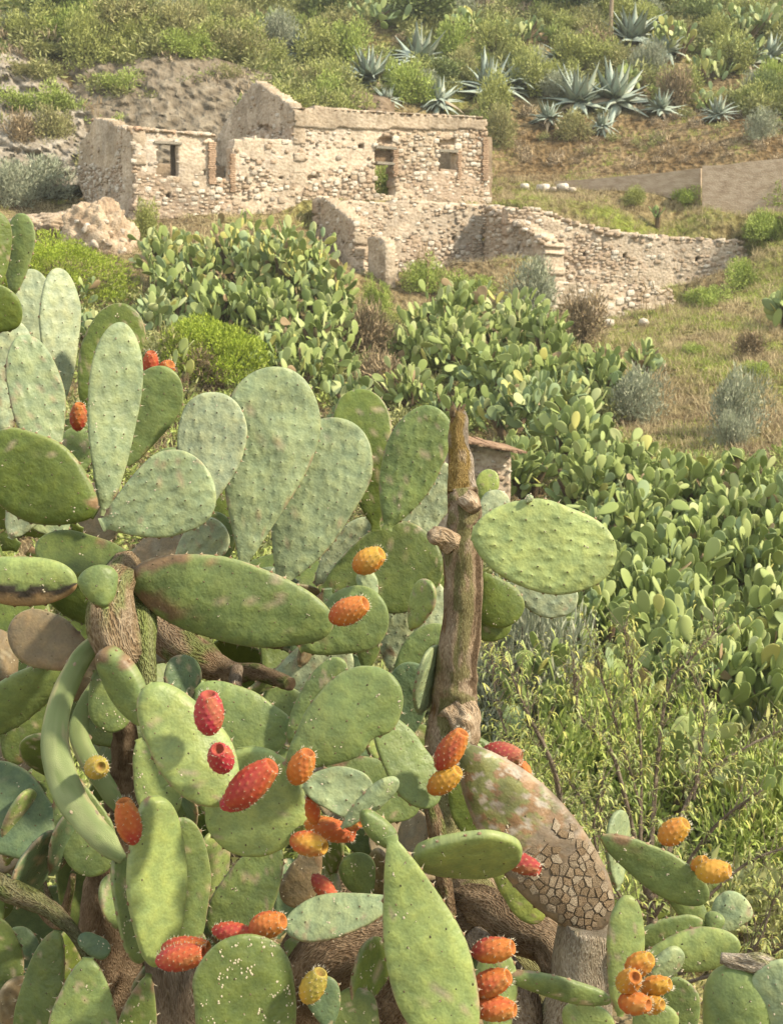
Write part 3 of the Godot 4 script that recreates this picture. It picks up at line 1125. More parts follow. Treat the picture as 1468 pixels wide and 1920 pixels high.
	for k in placed.size():
		var s: Array = placed[k]
		var bas := Basis(e, Vector3.UP, e.cross(Vector3.UP)).rotated(n, rf(-0.12, 0.12)).scaled_local(Vector3(s[2], s[3], rf(0.08, 0.12)))
		var tr := Transform3D(bas, (s[4] as Vector3) + n * rf(-0.025, 0.012) - o3)
		var mi: int = pick(tones)
		if s[2] > 0.22 and rng.randf() < 0.42: mi = pick([2, 6, 6, 0])
		if k < limit:
			var m := put("stone", stone_mesh[rng.randi() % 8], node, Vector3.ZERO, stone_mat[mi])
			m.transform = tr
		else:
			var src: ArrayMesh = stone_mesh[rng.randi() % 8]
			var arr := src.surface_get_arrays(0)
			var off := rest.v.size()
			var sv: PackedVector3Array = arr[Mesh.ARRAY_VERTEX]
			var col: Color = (stone_mat[mi] as StandardMaterial3D).albedo_color.srgb_to_linear()
			for p in sv: rest.vert(tr * p, col)
			for ii in arr[Mesh.ARRAY_INDEX]: rest.ix.append(ii + off)
	if rest.v.size() > 0:
		tag(put("small_stones", rest.commit(M.stone), node), "", "", "", "stuff")
	return node

# a plain slab of a wall: the outline, given where it is seen, stood up in the vertical plane through a and b
func slab(th: Node3D, called: String, a: Vector3, b: Vector3, outline: Array, thick: float, col: Color, m: Material):
	var e := Vector3(b.x - a.x, 0, b.z - a.z).normalized()
	var n := Vector3.UP.cross(e)
	n = -n if n.dot(EYE - a) < 0.0 else n
	var pl := Plane(n, a)
	var op := poly(outline)
	var mb := MB.new()
	var fr := []
	var bk := []
	var flat := PackedVector2Array()
	for q in op:
		var w: Vector3 = pl.intersects_ray(EYE, P(q.x, q.y, 1.0) - EYE)
		fr.append(mb.vert(w - th.position, col))
		bk.append(mb.vert(w - n * thick - th.position, col))
		flat.append(Vector2((w - a).dot(e), w.y))
	var ti := Geometry2D.triangulate_polygon(flat)
	for i in range(0, ti.size(), 3):
		mb.tri(fr[ti[i]], fr[ti[i + 1]], fr[ti[i + 2]])
		mb.tri(bk[ti[i]], bk[ti[i + 2]], bk[ti[i + 1]])
	for i in op.size():
		var j := (i + 1) % op.size()
		var q := [mb.v[fr[i]], mb.v[fr[j]], mb.v[bk[j]], mb.v[bk[i]]]
		var s := []
		for p in q: s.append(mb.vert(p, col))
		mb.quad(s[0], s[3], s[2], s[1])
	put(called, mb.commit(m, true), th)

func bx(parent: Node, called: String, a: Vector3, size: Vector3, bas: Basis, col: Color, m: Material, rough := 0.02) -> MeshInstance3D:
	var b := MB.new()
	var nn := [maxi(1, int(size.x / 0.25)), maxi(1, int(size.y / 0.25)), maxi(1, int(size.z / 0.25))]
	for f in 6:
		var ax := f / 2
		var sg := 1.0 if f % 2 == 0 else -1.0
		var a1 := (ax + 1) % 3
		var a2 := (ax + 2) % 3
		var base := b.v.size()
		for i in nn[a1] + 1:
			for j in nn[a2] + 1:
				var p := Vector3.ZERO
				p[ax] = sg * 0.5
				p[a1] = i / float(nn[a1]) - 0.5
				p[a2] = j / float(nn[a2]) - 0.5
				p *= size
				p += Vector3(n3(p + a, 130.0), n3(p + a + Vector3.ONE * 3.0, 130.0), n3(p + a + Vector3.ONE * 5.0, 130.0)) * rough
				b.vert(p, col * (1.0 + 0.3 * n3(p + a, 120.0)))
		for i in nn[a1]:
			for j in nn[a2]:
				var k: int = base + i * (nn[a2] + 1) + j
				if sg > 0: b.quad(k, k + 1, k + nn[a2] + 2, k + nn[a2] + 1)
				else: b.quad(k, k + nn[a2] + 1, k + nn[a2] + 2, k + 1)
	var o3: Vector3 = parent.position if parent != self else Vector3.ZERO
	if parent != self and parent.get_parent() != self: o3 += parent.get_parent().position
	var o := put(called, b.commit(m, true), parent)
	o.transform = Transform3D(bas, a - o3)
	return o


# ---------------------------------------------------------------- cracked bark plates over an old pad
func plates(entry: Dictionary, t0: float, t1: float):
	var fr: Array = entry.frame
	var u: Vector3 = fr[0]
	var s: Vector3 = fr[1]
	var n: Vector3 = fr[2]
	var L: float = fr[3]
	var W: float = fr[4]
	var pos: Callable = fr[5]
	var f_of: Callable = fr[6]
	var seeds := []
	for q in 2600:
		var y := rf(t0 - 0.05, t1 + 0.03) * L
		var x := rf(-0.52, 0.52) * W
		var ok := true
		var gap := rf(0.008, 0.024)
		for e in seeds:
			if (e as Vector2).distance_to(Vector2(x, y)) < gap: ok = false
		if ok: seeds.append(Vector2(x, y))
	for e: Vector2 in seeds:
		var tt := e.y / L
		if tt < t0 or tt > t1: continue
		var f: float = f_of.call(tt)
		if absf(e.x) > W * 0.5 * f * 0.9: continue
		var edge := tt - t0 - 0.10 - 0.16 * n2(e.x * 2500.0, e.y * 1500.0)
		if edge < 0.0 or rng.randf() < 0.05 + 0.6 * (1.0 - smoothstep(0.0, 0.14, edge)): continue
		var pg := PackedVector2Array([e + Vector2(-0.03, -0.03), e + Vector2(0.03, -0.03), e + Vector2(0.03, 0.03), e + Vector2(-0.03, 0.03)])
		for g: Vector2 in seeds:
			if g == e or g.distance_to(e) > 0.07: continue
			var mid := (e + g) * 0.5 - (g - e).normalized() * rf(0.0002, 0.0009)
			var dir := (g - e).normalized()
			var perp := Vector2(-dir.y, dir.x)
			var half := PackedVector2Array([mid + perp * 0.2, mid - perp * 0.2, mid - perp * 0.2 - dir * 0.4, mid + perp * 0.2 - dir * 0.4])
			var r := Geometry2D.intersect_polygons(pg, half)
			if r.is_empty():
				pg = PackedVector2Array()
				break
			pg = r[0]
		if pg.size() < 3: continue
		var jag := PackedVector2Array()
		for q in pg.size():
			var q2 := (q + 1) % pg.size()
			jag.append(pg[q].lerp(e, rf(0.0, 0.04)))
			if pg[q].distance_to(pg[q2]) > 0.005: jag.append(pg[q].lerp(pg[q2], rf(0.35, 0.65)).lerp(e, rf(0.0, 0.09)))
		pg = jag
		var b := MB.new()
		var col := mixc(Color(0.27, 0.205, 0.14), Color(0.46, 0.40, 0.32), rng.randf())
		if rng.randf() < 0.2: col = Color(0.34, 0.26, 0.18)
		var k := pg.size()
		var lift := rf(0.0012, 0.0032)
		var tl := Vector3(rf(-0.09, 0.09), rf(-0.09, 0.09), 0)
		var top := []
		var low := []
		var org := Vector3.ZERO
		for q in k:
			var v := pg[q]
			var t2 := clampf(v.y / L, 0.01, 0.99)
			var f2: float = f_of.call(t2)
			var xr := clampf(v.x / (W * 0.5 * f2), -0.99, 0.99)
			var p: Vector3 = pos.call(t2, xr, sqrt(1.0 - xr * xr))
			if q == 0: org = p
			var h := lift + (v - e).dot(Vector2(tl.x, tl.y))
			var inn: Vector3 = (u * (e.y - v.y) + s * (e.x - v.x)) * rf(0.02, 0.10)
			top.append(b.vert(p - org + n * maxf(h, 0.0012) + inn, col))
			low.append(b.vert(p - org - n * 0.002, col * 0.7))
		var ctr := Vector3.ZERO
		for q in top: ctr += b.v[q]
		var cv := b.vert(ctr / k + n * 0.0006, col * 1.05)
		var rim := []
		for q in top: b.v[q] += n * rf(-0.0006, 0.0012)
		for q in top: rim.append(b.vert(b.v[q], col * 0.8))
		for q in k:
			var q2 := (q + 1) % k
			b.tri(cv, top[q], top[q2])
			b.quad(rim[q], low[q], low[q2], rim[q2])
		put("bark_plate", b.commit(M.plate), entry.node, org)

# ---------------------------------------------------------------- the small tree
func leaf_shape(b: MB, at: Vector3, ax: Vector3, droop: Vector3, l: float, w: float, col: Color):
	var sd := ax.cross(droop)
	if sd.length() < 0.05: sd = ax.cross(Vector3(0.3, 0.2, 0.9))
	sd = sd.normalized()
	var last := []
	for i in 5:
		var t := i / 4.0
		var p := at + ax * l * t * (1.0 - 0.3 * t) + droop * l * 0.55 * t * t
		var hw := w * 0.5 * sin(PI * clampf(0.08 + t * 0.9, 0, 1))
		var fold := (ax.cross(sd)).normalized() * hw * 0.55
		var row := [b.vert(p + sd * hw + fold, col), b.vert(p, col * 0.85), b.vert(p - sd * hw + fold, col)]
		if i > 0:
			b.quad(last[0], last[1], row[1], row[0])
			b.quad(last[1], last[2], row[2], row[1])
		last = row

func small_tree():
	var root := ground_under(1215, 8.6, 1900)
	var t := thing("young_tree", "sparse young tree with narrow drooping yellow-green leaves growing beside the old cactus trunk", "tree", root)
	var wood := [Color(0.27, 0.22, 0.175), Color(0.22, 0.17, 0.13), Color(0.40, 0.35, 0.29)]
	limb_w(t, "trunk", [[root - Vector3(0, 0.2, 0), 0.06], [P(1225, 1830, 8.6), 0.04], [P(1215, 1660, 8.5), 0.026]], wood, {"seg": 12, "step": 0.05})
	var lb := MB.new()
	var singles := []
	var tw := MB.new()
	var lines := [
		[[1215, 1700, 8.5, 15], [1080, 1640, 8.2, 12], [1040, 1450, 7.9, 10], [985, 1330, 7.8, 7], [950, 1240, 7.8, 3]],
		[[1215, 1690, 8.5, 12], [1150, 1420, 8.3, 8], [1085, 1340, 8.3, 6], [1075, 1240, 8.2, 3]],
		[[1215, 1700, 8.5, 13], [1230, 1450, 8.8, 9], [1252, 1290, 8.8, 6], [1290, 1240, 8.8, 5], [1350, 1175, 8.9, 2]],
		[[1225, 1690, 8.5, 12], [1300, 1480, 9.0, 8], [1400, 1400, 9.2, 5], [1490, 1360, 9.2, 3]],
		[[1225, 1720, 8.5, 10], [1330, 1560, 8.3, 7], [1430, 1480, 8.2, 4]],
		[[1120, 1660, 8.3, 9], [1010, 1500, 8.6, 6], [930, 1400, 8.6, 3]],
		[[1200, 1600, 8.5, 9], [1200, 1390, 8.6, 6], [1180, 1250, 8.5, 4], [1168, 1175, 8.5, 2]],
		[[1250, 1760, 8.6, 10], [1390, 1625, 8.6, 6], [1490, 1585, 8.6, 3]],
		[[1250, 1830, 8.6, 9], [1400, 1790, 8.2, 6], [1450, 1690, 8.2, 4], [1500, 1600, 8.2, 2]],
		[[1200, 1510, 8.5, 6], [1140, 1310, 8.7, 4], [1105, 1190, 8.7, 2]],
		[[1260, 1850, 8.4, 9], [1420, 1800, 8.2, 6], [1520, 1740, 8.1, 3]],
		[[1040, 1560, 8.1, 7], [940, 1350, 8.4, 4], [920, 1200, 8.4, 2]],
		[[1300, 1500, 8.9, 6], [1320, 1330, 9.1, 4], [1290, 1250, 9.2, 2]],
		[[1240, 1800, 8.7, 8], [1120, 1600, 8.0, 6], [1130, 1460, 7.8, 3]],
		[[1100, 1620, 8.3, 5], [1090, 1500, 8.9, 3], [1010, 1400, 9.0, 2]],
	]
	var ca := [Color(0.34, 0.385, 0.10), Color(0.27, 0.33, 0.085), Color(0.41, 0.43, 0.115), Color(0.44, 0.42, 0.11), Color(0.23, 0.295, 0.08), Color(0.38, 0.42, 0.17)]
	for ln in lines:
		limb(t, "branch", ln.map(func(q): return [q[0], q[1], q[2], q[3] * 0.45]), wood, {"seg": 8, "step": 0.05, "rough": 0.12})
		for i in ln.size() - 1:
			var a := P(ln[i][0], ln[i][1], ln[i][2])
			var c := P(ln[i + 1][0], ln[i + 1][1], ln[i + 1][2])
			var cnt := int(a.distance_to(c) / 0.0105)
			if i == 0 and ln[0][1] > 1580: cnt = cnt / 3
			for q in cnt:
				var at := a.lerp(c, rng.randf())
				var dir := ((c - a).normalized() * 0.5 + Vector3(rng.randfn(), rng.randfn() + 0.35, rng.randfn()) * 0.7).normalized()
				var l := rf(0.10, 0.36)
				var r := [tw.vert(at + Vector3(0.003, 0, 0), wood[0]), tw.vert(at - Vector3(0.003, 0, 0.002), wood[0]), tw.vert(at + Vector3(0, 0, 0.003), wood[0])]
				var tip := tw.vert(at + dir * l, wood[0])
				for e in 3: tw.tri(r[e], r[(e + 1) % 3], tip)
				for e in 3 + rng.randi() % 5:
					var lp := at + dir * l * rf(0.3, 1.0)
					var ax := (dir * 0.5 + Vector3(rng.randfn(), rng.randfn() * 0.5, rng.randfn()) * 0.8).normalized()
					var col: Color = pick(ca) * rf(0.8, 1.2)
					var ll := rf(0.04, 0.08)
					if singles.size() < 280 and rng.randf() < 0.12 and at.z > -8.6:
						singles.append([lp, ax, ll])
					else:
						leaf_shape(lb, lp, ax, Vector3(0, -1, 0), ll, ll * 0.16, col)
	tag(put("twigs", tw.commit(M.wood), t, -root), "", "", "", "stuff")
	tag(put("small_leaves", lb.commit(M.leaf), t, -root), "", "", "", "stuff")
	var lm := []
	for v in 6:
		var b := MB.new()
		leaf_shape(b, Vector3.ZERO, Vector3(0.9, 0.3, 0).normalized(), Vector3(0, -1, 0), 1.0, 0.19, ca[v])
		lm.append(b.commit(M.leaf))
	for e in singles:
		var m := put("leaf", lm[rng.randi() % 6], t)
		m.transform = Transform3D(Basis(Vector3.UP, rf(0, TAU)).scaled(Vector3.ONE * e[2]), e[0] - root)

# ---------------------------------------------------------------- grass
func tuft_mesh(n: int, h: float, ca: Color, cb: Color, spread: float) -> ArrayMesh:
	var b := MB.new()
	for k in n:
		var a := rf(0, TAU)
		var r := spread * sqrt(rng.randf())
		var p := Vector3(cos(a) * r, -0.03, sin(a) * r)
		var dir := Vector3(cos(a) * rf(0.1, 0.7), 1.0, sin(a) * rf(0.1, 0.7)).normalized()
		var side := dir.cross(Vector3(rng.randfn(), 0, rng.randfn())).normalized() * rf(0.004, 0.009)
		var l := h * rf(0.5, 1.2)
		var col := mixc(ca, cb, rng.randf())
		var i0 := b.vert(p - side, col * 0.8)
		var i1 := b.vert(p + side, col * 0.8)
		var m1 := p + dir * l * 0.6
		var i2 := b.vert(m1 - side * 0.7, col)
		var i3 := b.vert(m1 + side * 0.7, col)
		var i4 := b.vert(p + dir * l + Vector3(cos(a), -0.25, sin(a)) * l * 0.22, col)
		b.quad(i0, i1, i3, i2)
		b.tri(i2, i3, i4)
	return b.commit(M.dry)

func scatter(called: String, label: String, mesh: Mesh, n: int, where: Callable, s0: float, s1: float):
	var xs := []
	for k in n * 4:
		if xs.size() >= n: break
		var px := rf(-150, 1620)
		var d := 12.0 + 76.0 * rng.randf()
		var w := P(px, 500, d)
		w.y = ground(w.x, w.z)
		if rng.randf() > where.call(w, to_px(w)): continue
		var s := rf(s0, s1)
		xs.append(Transform3D(Basis(Vector3.UP, rf(0, TAU)).scaled(Vector3(s, s * rf(0.7, 1.3), s)), w))
	var mm := MultiMesh.new()
	mm.transform_format = MultiMesh.TRANSFORM_3D
	mm.mesh = mesh
	mm.instance_count = xs.size()
	for k in xs.size(): mm.set_instance_transform(k, xs[k])
	var o := MultiMeshInstance3D.new()
	o.multimesh = mm
	o.name = numbered(called)
	add_child(o, true)
	tag(o, label, "ground cover", "", "stuff")

# ---------------------------------------------------------------- rock faces
func cliff(label: String, outline: Array, d: float, dd: float, amp: float, ca: Color, cb: Color):
	# a displaced face standing on the slope; outline: px x0, x1, top y at x0, mid, x1, bottom y
	var b := MB.new()
	var nx := 90
	var ny := 56
	var org := P(outline[0], outline[5], d)
	for j in ny + 1:
		for i in nx + 1:
			var u := i / float(nx)
			var v := j / float(ny)
			var x := lerpf(outline[0], outline[1], u)
			var ty := lerpf(lerpf(outline[2], outline[3], minf(u * 2, 1)), outline[4], maxf(u * 2 - 1, 0))
			var y := lerpf(ty, outline[5], v)
			var edge := smoothstep(0.0, 0.12, u) * smoothstep(0.0, 0.12, 1.0 - u) * smoothstep(0.0, 0.14, v)
			var w := P(x, y, d + dd * (1.0 - v))
			var strata := nz2.get_noise_3d(w.x * 16.0 + w.y * 12.0, w.y * 95.0 - w.x * 40.0, w.z * 20.0)
			var blk := n3(w, 45.0)
			var dis := amp * (0.8 * absf(blk) + 0.38 * strata + 0.35 * n3(w, 200.0)) - (1.0 - edge) * 0.9
			w += (EYE - w).normalized() * dis
			var col := mixc(ca, cb, 0.5 + 0.9 * strata + 0.5 * n3(w, 90.0))
			b.vert(w - org, col)
	for j in ny:
		for i in nx:
			var k := j * (nx + 1) + i
			b.quad(k, k + nx + 1, k + nx + 2, k + 1)
	tag(put("rock_face", b.commit(M.rock), self, org), label, "", "", "structure")

func lump(called: String, label: String, cat: String, px: float, py: float, d: float, wpx: float, hpx: float, ca: Color, cb: Color, stones: int, group := ""):
	var R := wpx * 0.5 * d / FPX
	var H := hpx * d / FPX
	var base := P(px, py, d)
	var t := thing(called, label, cat, base, group)
	var b := MB.new()
	for i in 65:
		for j in 88:
			var el := PI * i / 64.0
			var a := TAU * j / 88.0
			var q := Vector3(sin(el) * cos(a), cos(el), sin(el) * sin(a))
			q = q.sign() * Vector3(pow(absf(q.x), 0.8), pow(absf(q.y), 0.8), pow(absf(q.z), 0.8))
			var r := 1.0 + 0.34 * n3(q + base, 90.0) + 0.16 * n3(q + base, 320.0) + 0.07 * n3(q + base, 900.0)
			b.vert(Vector3(q.x * R * r, (q.y * 0.5 + 0.5) * H * (0.85 + 0.3 * (r - 1.0)), q.z * R * 0.8 * r), mixc(ca, cb, 0.5 + 1.1 * n3(q * R + base, 110.0)))
	for i in 64:
		for j in 88:
			var j2 := (j + 1) % 88
			b.quad(i * 88 + j, i * 88 + j2, (i + 1) * 88 + j2, (i + 1) * 88 + j)
	var body := put("body", b.commit(M.stone, true), t)
	for k in stones:
		var el := acos(rf(-0.6, 0.97))
		var a := rf(0, PI)
		var q := Vector3(sin(el) * cos(a), cos(el), sin(el) * sin(a))
		var r := 0.97 + 0.34 * n3(q + base, 90.0) + 0.16 * n3(q + base, 320.0)
		var m := put("stone", stone_mesh[rng.randi() % 8], body, Vector3.ZERO, stone_mat[rng.randi() % 8])
		var sz := rf(0.10, 0.34)
		m.transform = Transform3D(Basis(Vector3(rng.randfn(), rng.randfn(), rng.randfn()).normalized(), rf(0, TAU)).scaled_local(Vector3(sz, sz * 0.7, sz * 0.8)), Vector3(q.x * R * r, (q.y * 0.5 + 0.5) * H * (0.85 + 0.3 * (r - 1.0)), q.z * R * 0.8 * r))

func boulder(label: String, px: float, py: float, w: float, mi: int):
	var g := ground_at(px, py)
	var s := w * depth_of(g) / FPX
	var o := put("boulder", stone_mesh[rng.randi() % 8], self, g + Vector3(0, s * 0.25, 0), stone_mat[mi])
	o.scale = Vector3(s, s * 0.72, s * 0.85)
	o.rotation.y = rf(0, TAU)
	tag(o, label, "rock", "loose pale stones on the terraces")

func _ready():
	rng.seed = 20240611
	nz.seed = 5
	nz.frequency = 0.01
	nz.fractal_type = FastNoiseLite.FRACTAL_FBM
	nz.fractal_octaves = 2
	nz2.seed = 19
	nz2.frequency = 0.02
	nz2.fractal_octaves = 3
	# camera
	var cam := Camera3D.new()
	cam.name = "camera"
	cam.fov = 40.0
	cam.near = 0.05
	cam.far = 6000.0
	add_child(cam)
	cam.position = EYE
	cam.rotation = Vector3(tilt, 0, 0)
	var lens := CameraAttributesPhysical.new()
	lens.frustum_focal_length = 12.0 / tan(deg_to_rad(20.0))
	lens.frustum_near = 0.05
	lens.frustum_far = 6000.0
	lens.frustum_focus_distance = 2.7
	lens.exposure_aperture = 13.0
	cam.attributes = lens
	# hazy bright sky
	var sm := ProceduralSkyMaterial.new()
	sm.sky_top_color = Color(0.64, 0.67, 0.69)
	sm.sky_horizon_color = Color(0.95, 0.93, 0.885)
	sm.sky_curve = 0.2
	sm.ground_bottom_color = Color(0.28, 0.25, 0.2)
	sm.ground_horizon_color = Color(0.55, 0.52, 0.46)
	sm.sky_energy_multiplier = 1.12
	var sky := Sky.new()
	sky.sky_material = sm
	var env := Environment.new()
	env.background_mode = Environment.BG_SKY
	env.sky = sky
	env.tonemap_mode = Environment.TONE_MAPPER_LINEAR
	env.tonemap_exposure = 2.12
	env.fog_enabled = true
	env.fog_density = 0.0005
	env.fog_light_color = Color(0.84, 0.87, 0.86)
	env.sdfgi_enabled = true
	env.ssao_enabled = true
	env.ssil_enabled = true
	var we := WorldEnvironment.new()
	we.name = "world_environment"
	we.environment = env
	add_child(we)
	# the sun, high on the right behind the camera
	var sun := DirectionalLight3D.new()
	sun.name = "sun"
	sun.light_color = Color(1.0, 0.945, 0.84)
	sun.light_energy = 1.25
	sun.light_angular_distance = 4.0
	sun.shadow_enabled = true
	add_child(sun)
	sun.look_at_from_position(Vector3.ZERO, -Vector3(0.72, 0.66, 0.22))

	make_materials()
	make_terrain()
	make_stones()
	make_far_pads()
	make_shrub_protos()
	make_agave_leaf()
	ruin()
	rocks()
	near_cacti()
	far_cacti()
	hill_plants()
	small_tree()
	ground_cover()

# ---------------------------------------------------------------- the ruin and the walls round it
func ruin():
	var D := Vector3(0.883, 0, -0.469)
	var G := Vector3(-0.469, 0, -0.883)
	var plaster := Color(0.61, 0.535, 0.46)
	var render := Color(0.43, 0.36, 0.285)
	var rubble := Color(0.44, 0.355, 0.285)
	var brick := Color(0.43, 0.305, 0.22)
	var dark := Color(0.20, 0.16, 0.12)
	var C0 := P(551, 300, 56)
	var t := thing("ruined_farmhouse", "roofless stone farmhouse ruin with patchy plaster, gable wall and empty windows", "house", Vector3(C0.x, ground(C0.x, C0.z), C0.z))
	# front of the tall part and the low wing share one plane
	wall(t, "front_wall", C0, C0 + D, [404, 440, 404, 336, 434, 336, 436, 262, 470, 256, 520, 262, 548, 262, 551, 206, 600, 201, 650, 204, 720, 212, 800, 216, 880, 219, 912, 226, 913, 300, 919, 400, 600, 400],
		{"holes": [[703, 279, 738, 365], [823, 283, 857, 322]], "recess": [[590, 271, 597, 280, 0.3], [672, 271, 680, 280, 0.3], [773, 276, 780, 284, 0.3], [653, 330, 660, 338, 0.3], [575, 330, 596, 336, 0.2], [524, 330, 531, 337, 0.3], [457, 334, 463, 341, 0.3], [486, 371, 492, 378, 0.3], [706, 258, 740, 268, 0.25], [820, 262, 852, 274, 0.22]],
		"proud": [[[548, 190, 548, 236, 640, 240, 780, 243, 908, 243, 918, 190], 0.07]],
		"zones": [[[540, 190, 540, 238, 640, 240, 780, 243, 920, 244, 920, 190], render, 0.0], [[436, 250, 480, 250, 550, 258, 560, 236, 720, 240, 700, 312, 640, 305, 600, 312, 560, 325, 500, 318, 440, 325], plaster, 0.14], [[395, 250, 442, 250, 442, 335, 430, 345, 395, 345], brick, 0.3], [[740, 244, 880, 246, 870, 300, 740, 310], Color(0.55, 0.46, 0.36), 0.5], [[896, 250, 925, 250, 925, 350, 896, 350], Color(0.44, 0.31, 0.22), 0.95]],
		"color": rubble, "count": 290, "stones": 0.92, "thick": 0.55, "rag": 3.0})
	wall(t, "wing_wall", C0, C0 + D, [250, 440, 250, 246, 280, 243, 330, 250, 392, 254, 402, 266, 404, 336, 404, 440],
		{"holes": [[295, 271, 331, 331]], "recess": [[256, 304, 262, 315, 0.3], [256, 360, 262, 367, 0.3], [256, 371, 264, 378, 0.3], [314, 363, 321, 370, 0.3], [378, 319, 385, 327, 0.2]],
		"zones": [[[245, 230, 395, 235, 400, 280, 385, 300, 362, 318, 345, 338, 310, 338, 283, 325, 262, 318, 245, 300], plaster, 0.06], [[384, 262, 410, 262, 410, 350, 390, 350], brick, 0.2]],
		"color": rubble, "count": 150, "stones": 0.95, "thick": 0.5})
	# gable: runs back from the corner of the tall part
	wall(t, "gable_wall", C0, C0 + G, [551, 330, 551, 206, 540, 194, 510, 172, 480, 152, 462, 172, 440, 200, 415, 245, 398, 275, 396, 330], {"recess": [[486, 236, 506, 244, 0.18], [500, 238, 512, 252, 0.14], [525, 242, 530, 255, 0.15]], "color": render, "stones": 0.02, "count": 12, "thick": 0.5, "rag": 1.5, "zones": [[[470, 246, 500, 235, 530, 247, 551, 240, 551, 290, 460, 290], rubble, 0.3]]})
	var W0 := C0 - D * 6.6
	wall(t, "wing_side_wall", W0, W0 + G, [250, 450, 250, 246, 226, 240, 205, 226, 178, 222, 168, 246, 150, 268, 146, 340, 170, 400], {"color": Color(0.52, 0.43, 0.33), "stones": 0.02, "count": 60, "thick": 0.5, "rag": 2.0, "zones": [[[231, 230, 252, 230, 252, 460, 231, 460], Color(0.50, 0.42, 0.335), 0.02], [[220, 240, 232, 240, 232, 420, 220, 420], rubble, 0.95], [[140, 310, 222, 310, 222, 420, 140, 420], rubble, 0.8]]})
	# far end wall and rear wall close the rooms
	var E0 := C0 + D * 9.05
	for s in [[E0 - G * 0.0 + D * 0.02, G, 7.4, 3.0], [C0 + G * 7.6, D, 8.7, 2.4], [W0 + G * 6.8, D, 6.2, 1.9]]:
		var bas := Basis(s[1], Vector3.UP, (s[1] as Vector3).cross(Vector3.UP))
		var mid: Vector3 = s[0] + (s[1] as Vector3) * s[2] * 0.5
		mid.y = P(700, 372, 58).y + s[3] * 0.5 - 0.2
		bx(t, "rear_wall", mid - Vector3(0, 0, 0.3), Vector3(s[2], s[3], 0.45), bas, Color(0.34, 0.27, 0.2), M.wall, 0.08)
	# lintels, the boarded upper part of the doorway, brick courses of the door jambs
	var bas := Basis(D, Vector3.UP, D.cross(Vector3.UP))
	var pl := Plane(Vector3(0.469, 0, 0.883), C0)
	var on := func(px: float, py: float) -> Vector3: return pl.intersects_ray(EYE, P(px, py, 1.0) - EYE)
	for a in [[721, 277, 40, 5], [838, 283, 38, 5], [312, 268, 46, 4], [720, 306, 34, 5]]:
		var p: Vector3 = on.call(a[0], a[1])
		bx(t, "lintel", p + Vector3(0, 0, -0.12), Vector3(a[2] * 57.0 / FPX * 1.1, a[3] * 57.0 / FPX, 0.4), bas, Color(0.36, 0.34, 0.30), M.wood, 0.02)
	bx(t, "door_infill", on.call(720, 292) + Vector3(0, 0, -0.3), Vector3(0.9, 0.5, 0.2), bas, Color(0.22, 0.16, 0.11), M.wall, 0.03)
	bx(t, "window_shutter", on.call(325, 301) + Vector3(0, 0, -0.28), Vector3(0.26, 1.25, 0.08), bas, Color(0.12, 0.10, 0.085), M.wood, 0.01)
	bx(t, "window_infill", on.call(839, 325) + Vector3(0, -0.1, -0.2), Vector3(0.85, 0.5, 0.4), bas, rubble, M.wall, 0.06)
	for a in [[398, 268, 14, 22], [436, 290, 10, 20], [741, 276, 10, 16], [860, 284, 9, 15], [909, 262, 14, 22]]:
		for k in a[3]:
			var p: Vector3 = on.call(a[0] + rf(-1, 1), a[1] + k * 3.6)
			bx(t, "brick", p + Vector3(0, 0, 0.02), Vector3(a[2] * 57.0 / FPX * rf(0.75, 1.1), 0.055, 0.16), bas, brick.lerp(Color(0.52, 0.38, 0.28), rng.randf()), M.stone, 0.01)
	# broken tiles and stones along the top of the wing
	for k in 34:
		var p: Vector3 = on.call(180 + 224 * k / 34.0, (226 + k * 0.4) if k < 9 else 242 + (k - 9) * 0.55)
		if k < 10: p = P(180 + 7 * k, 226 + 1.8 * k, lerpf(57.5, 53.5, k / 10.0))
		var m := put("coping_stone", stone_mesh[k % 8], t, p - t.position + Vector3(0, 0.03, -0.1), stone_mat[pick([0, 3, 5, 9, 1, 2, 9])])
		m.scale = Vector3(rf(0.22, 0.42), rf(0.10, 0.24), rf(0.3, 0.5))
		m.rotation.y = rf(0, 3)
	for k in 30:
		var p: Vector3 = on.call(556 + 352 * k / 30.0, lerpf(203, 221, k / 30.0))
		var m := put("coping_stone", stone_mesh[k % 8], t, p - t.position + Vector3(0, 0.0, -0.15), stone_mat[pick([3, 5, 1, 4, 0])])
		m.scale = Vector3(rf(0.25, 0.5), rf(0.06, 0.14), rf(0.4, 0.6))
		m.rotation.y = rf(-0.3, 0.3)
	for k in 16:
		var p := P(551 - 71 * k / 16.0, 206 - 54 * k / 16.0, lerpf(56.0, 59.2, k / 16.0))
		var m := put("coping_tile", stone_mesh[k % 8], t, p - t.position + Vector3(0.1, 0.02, -0.2), stone_mat[pick([3, 5, 9, 1])])
		m.scale = Vector3(rf(0.4, 0.6), 0.09, rf(0.25, 0.4))

	# walls below the house
	var F1 := P(592, 420, 55.5)
	var w1 := thing("fin_wall", "stepped plastered wall running down from the house beside the cactus thicket", "wall", Vector3(F1.x, F1.y - 2.0, F1.z))
	wall(w1, "masonry", F1, F1 - G, [592, 520, 592, 368, 610, 372, 640, 396, 655, 412, 661, 408, 665, 432, 666, 540, 640, 560], {"color": render, "stones": 0.04, "count": 20, "thick": 0.55, "rag": 1.5, "recess": [[626, 444, 632, 453, 0.3], [640, 450, 645, 458, 0.3]]})
	var e1 := F1 - G * 3.45
	wall(w1, "broken_end", e1 + D * 0.0, e1 + D, [664, 560, 664, 412, 676, 418, 690, 440, 690, 560], {"color": rubble, "stones": 1.0, "count": 60, "thick": 0.5, "smax": 0.3})
	var pr := P(690, 520, 52.6)
	var w2 := thing("wall_pier", "short square plastered pier standing in front of the retaining wall", "pier", pr)
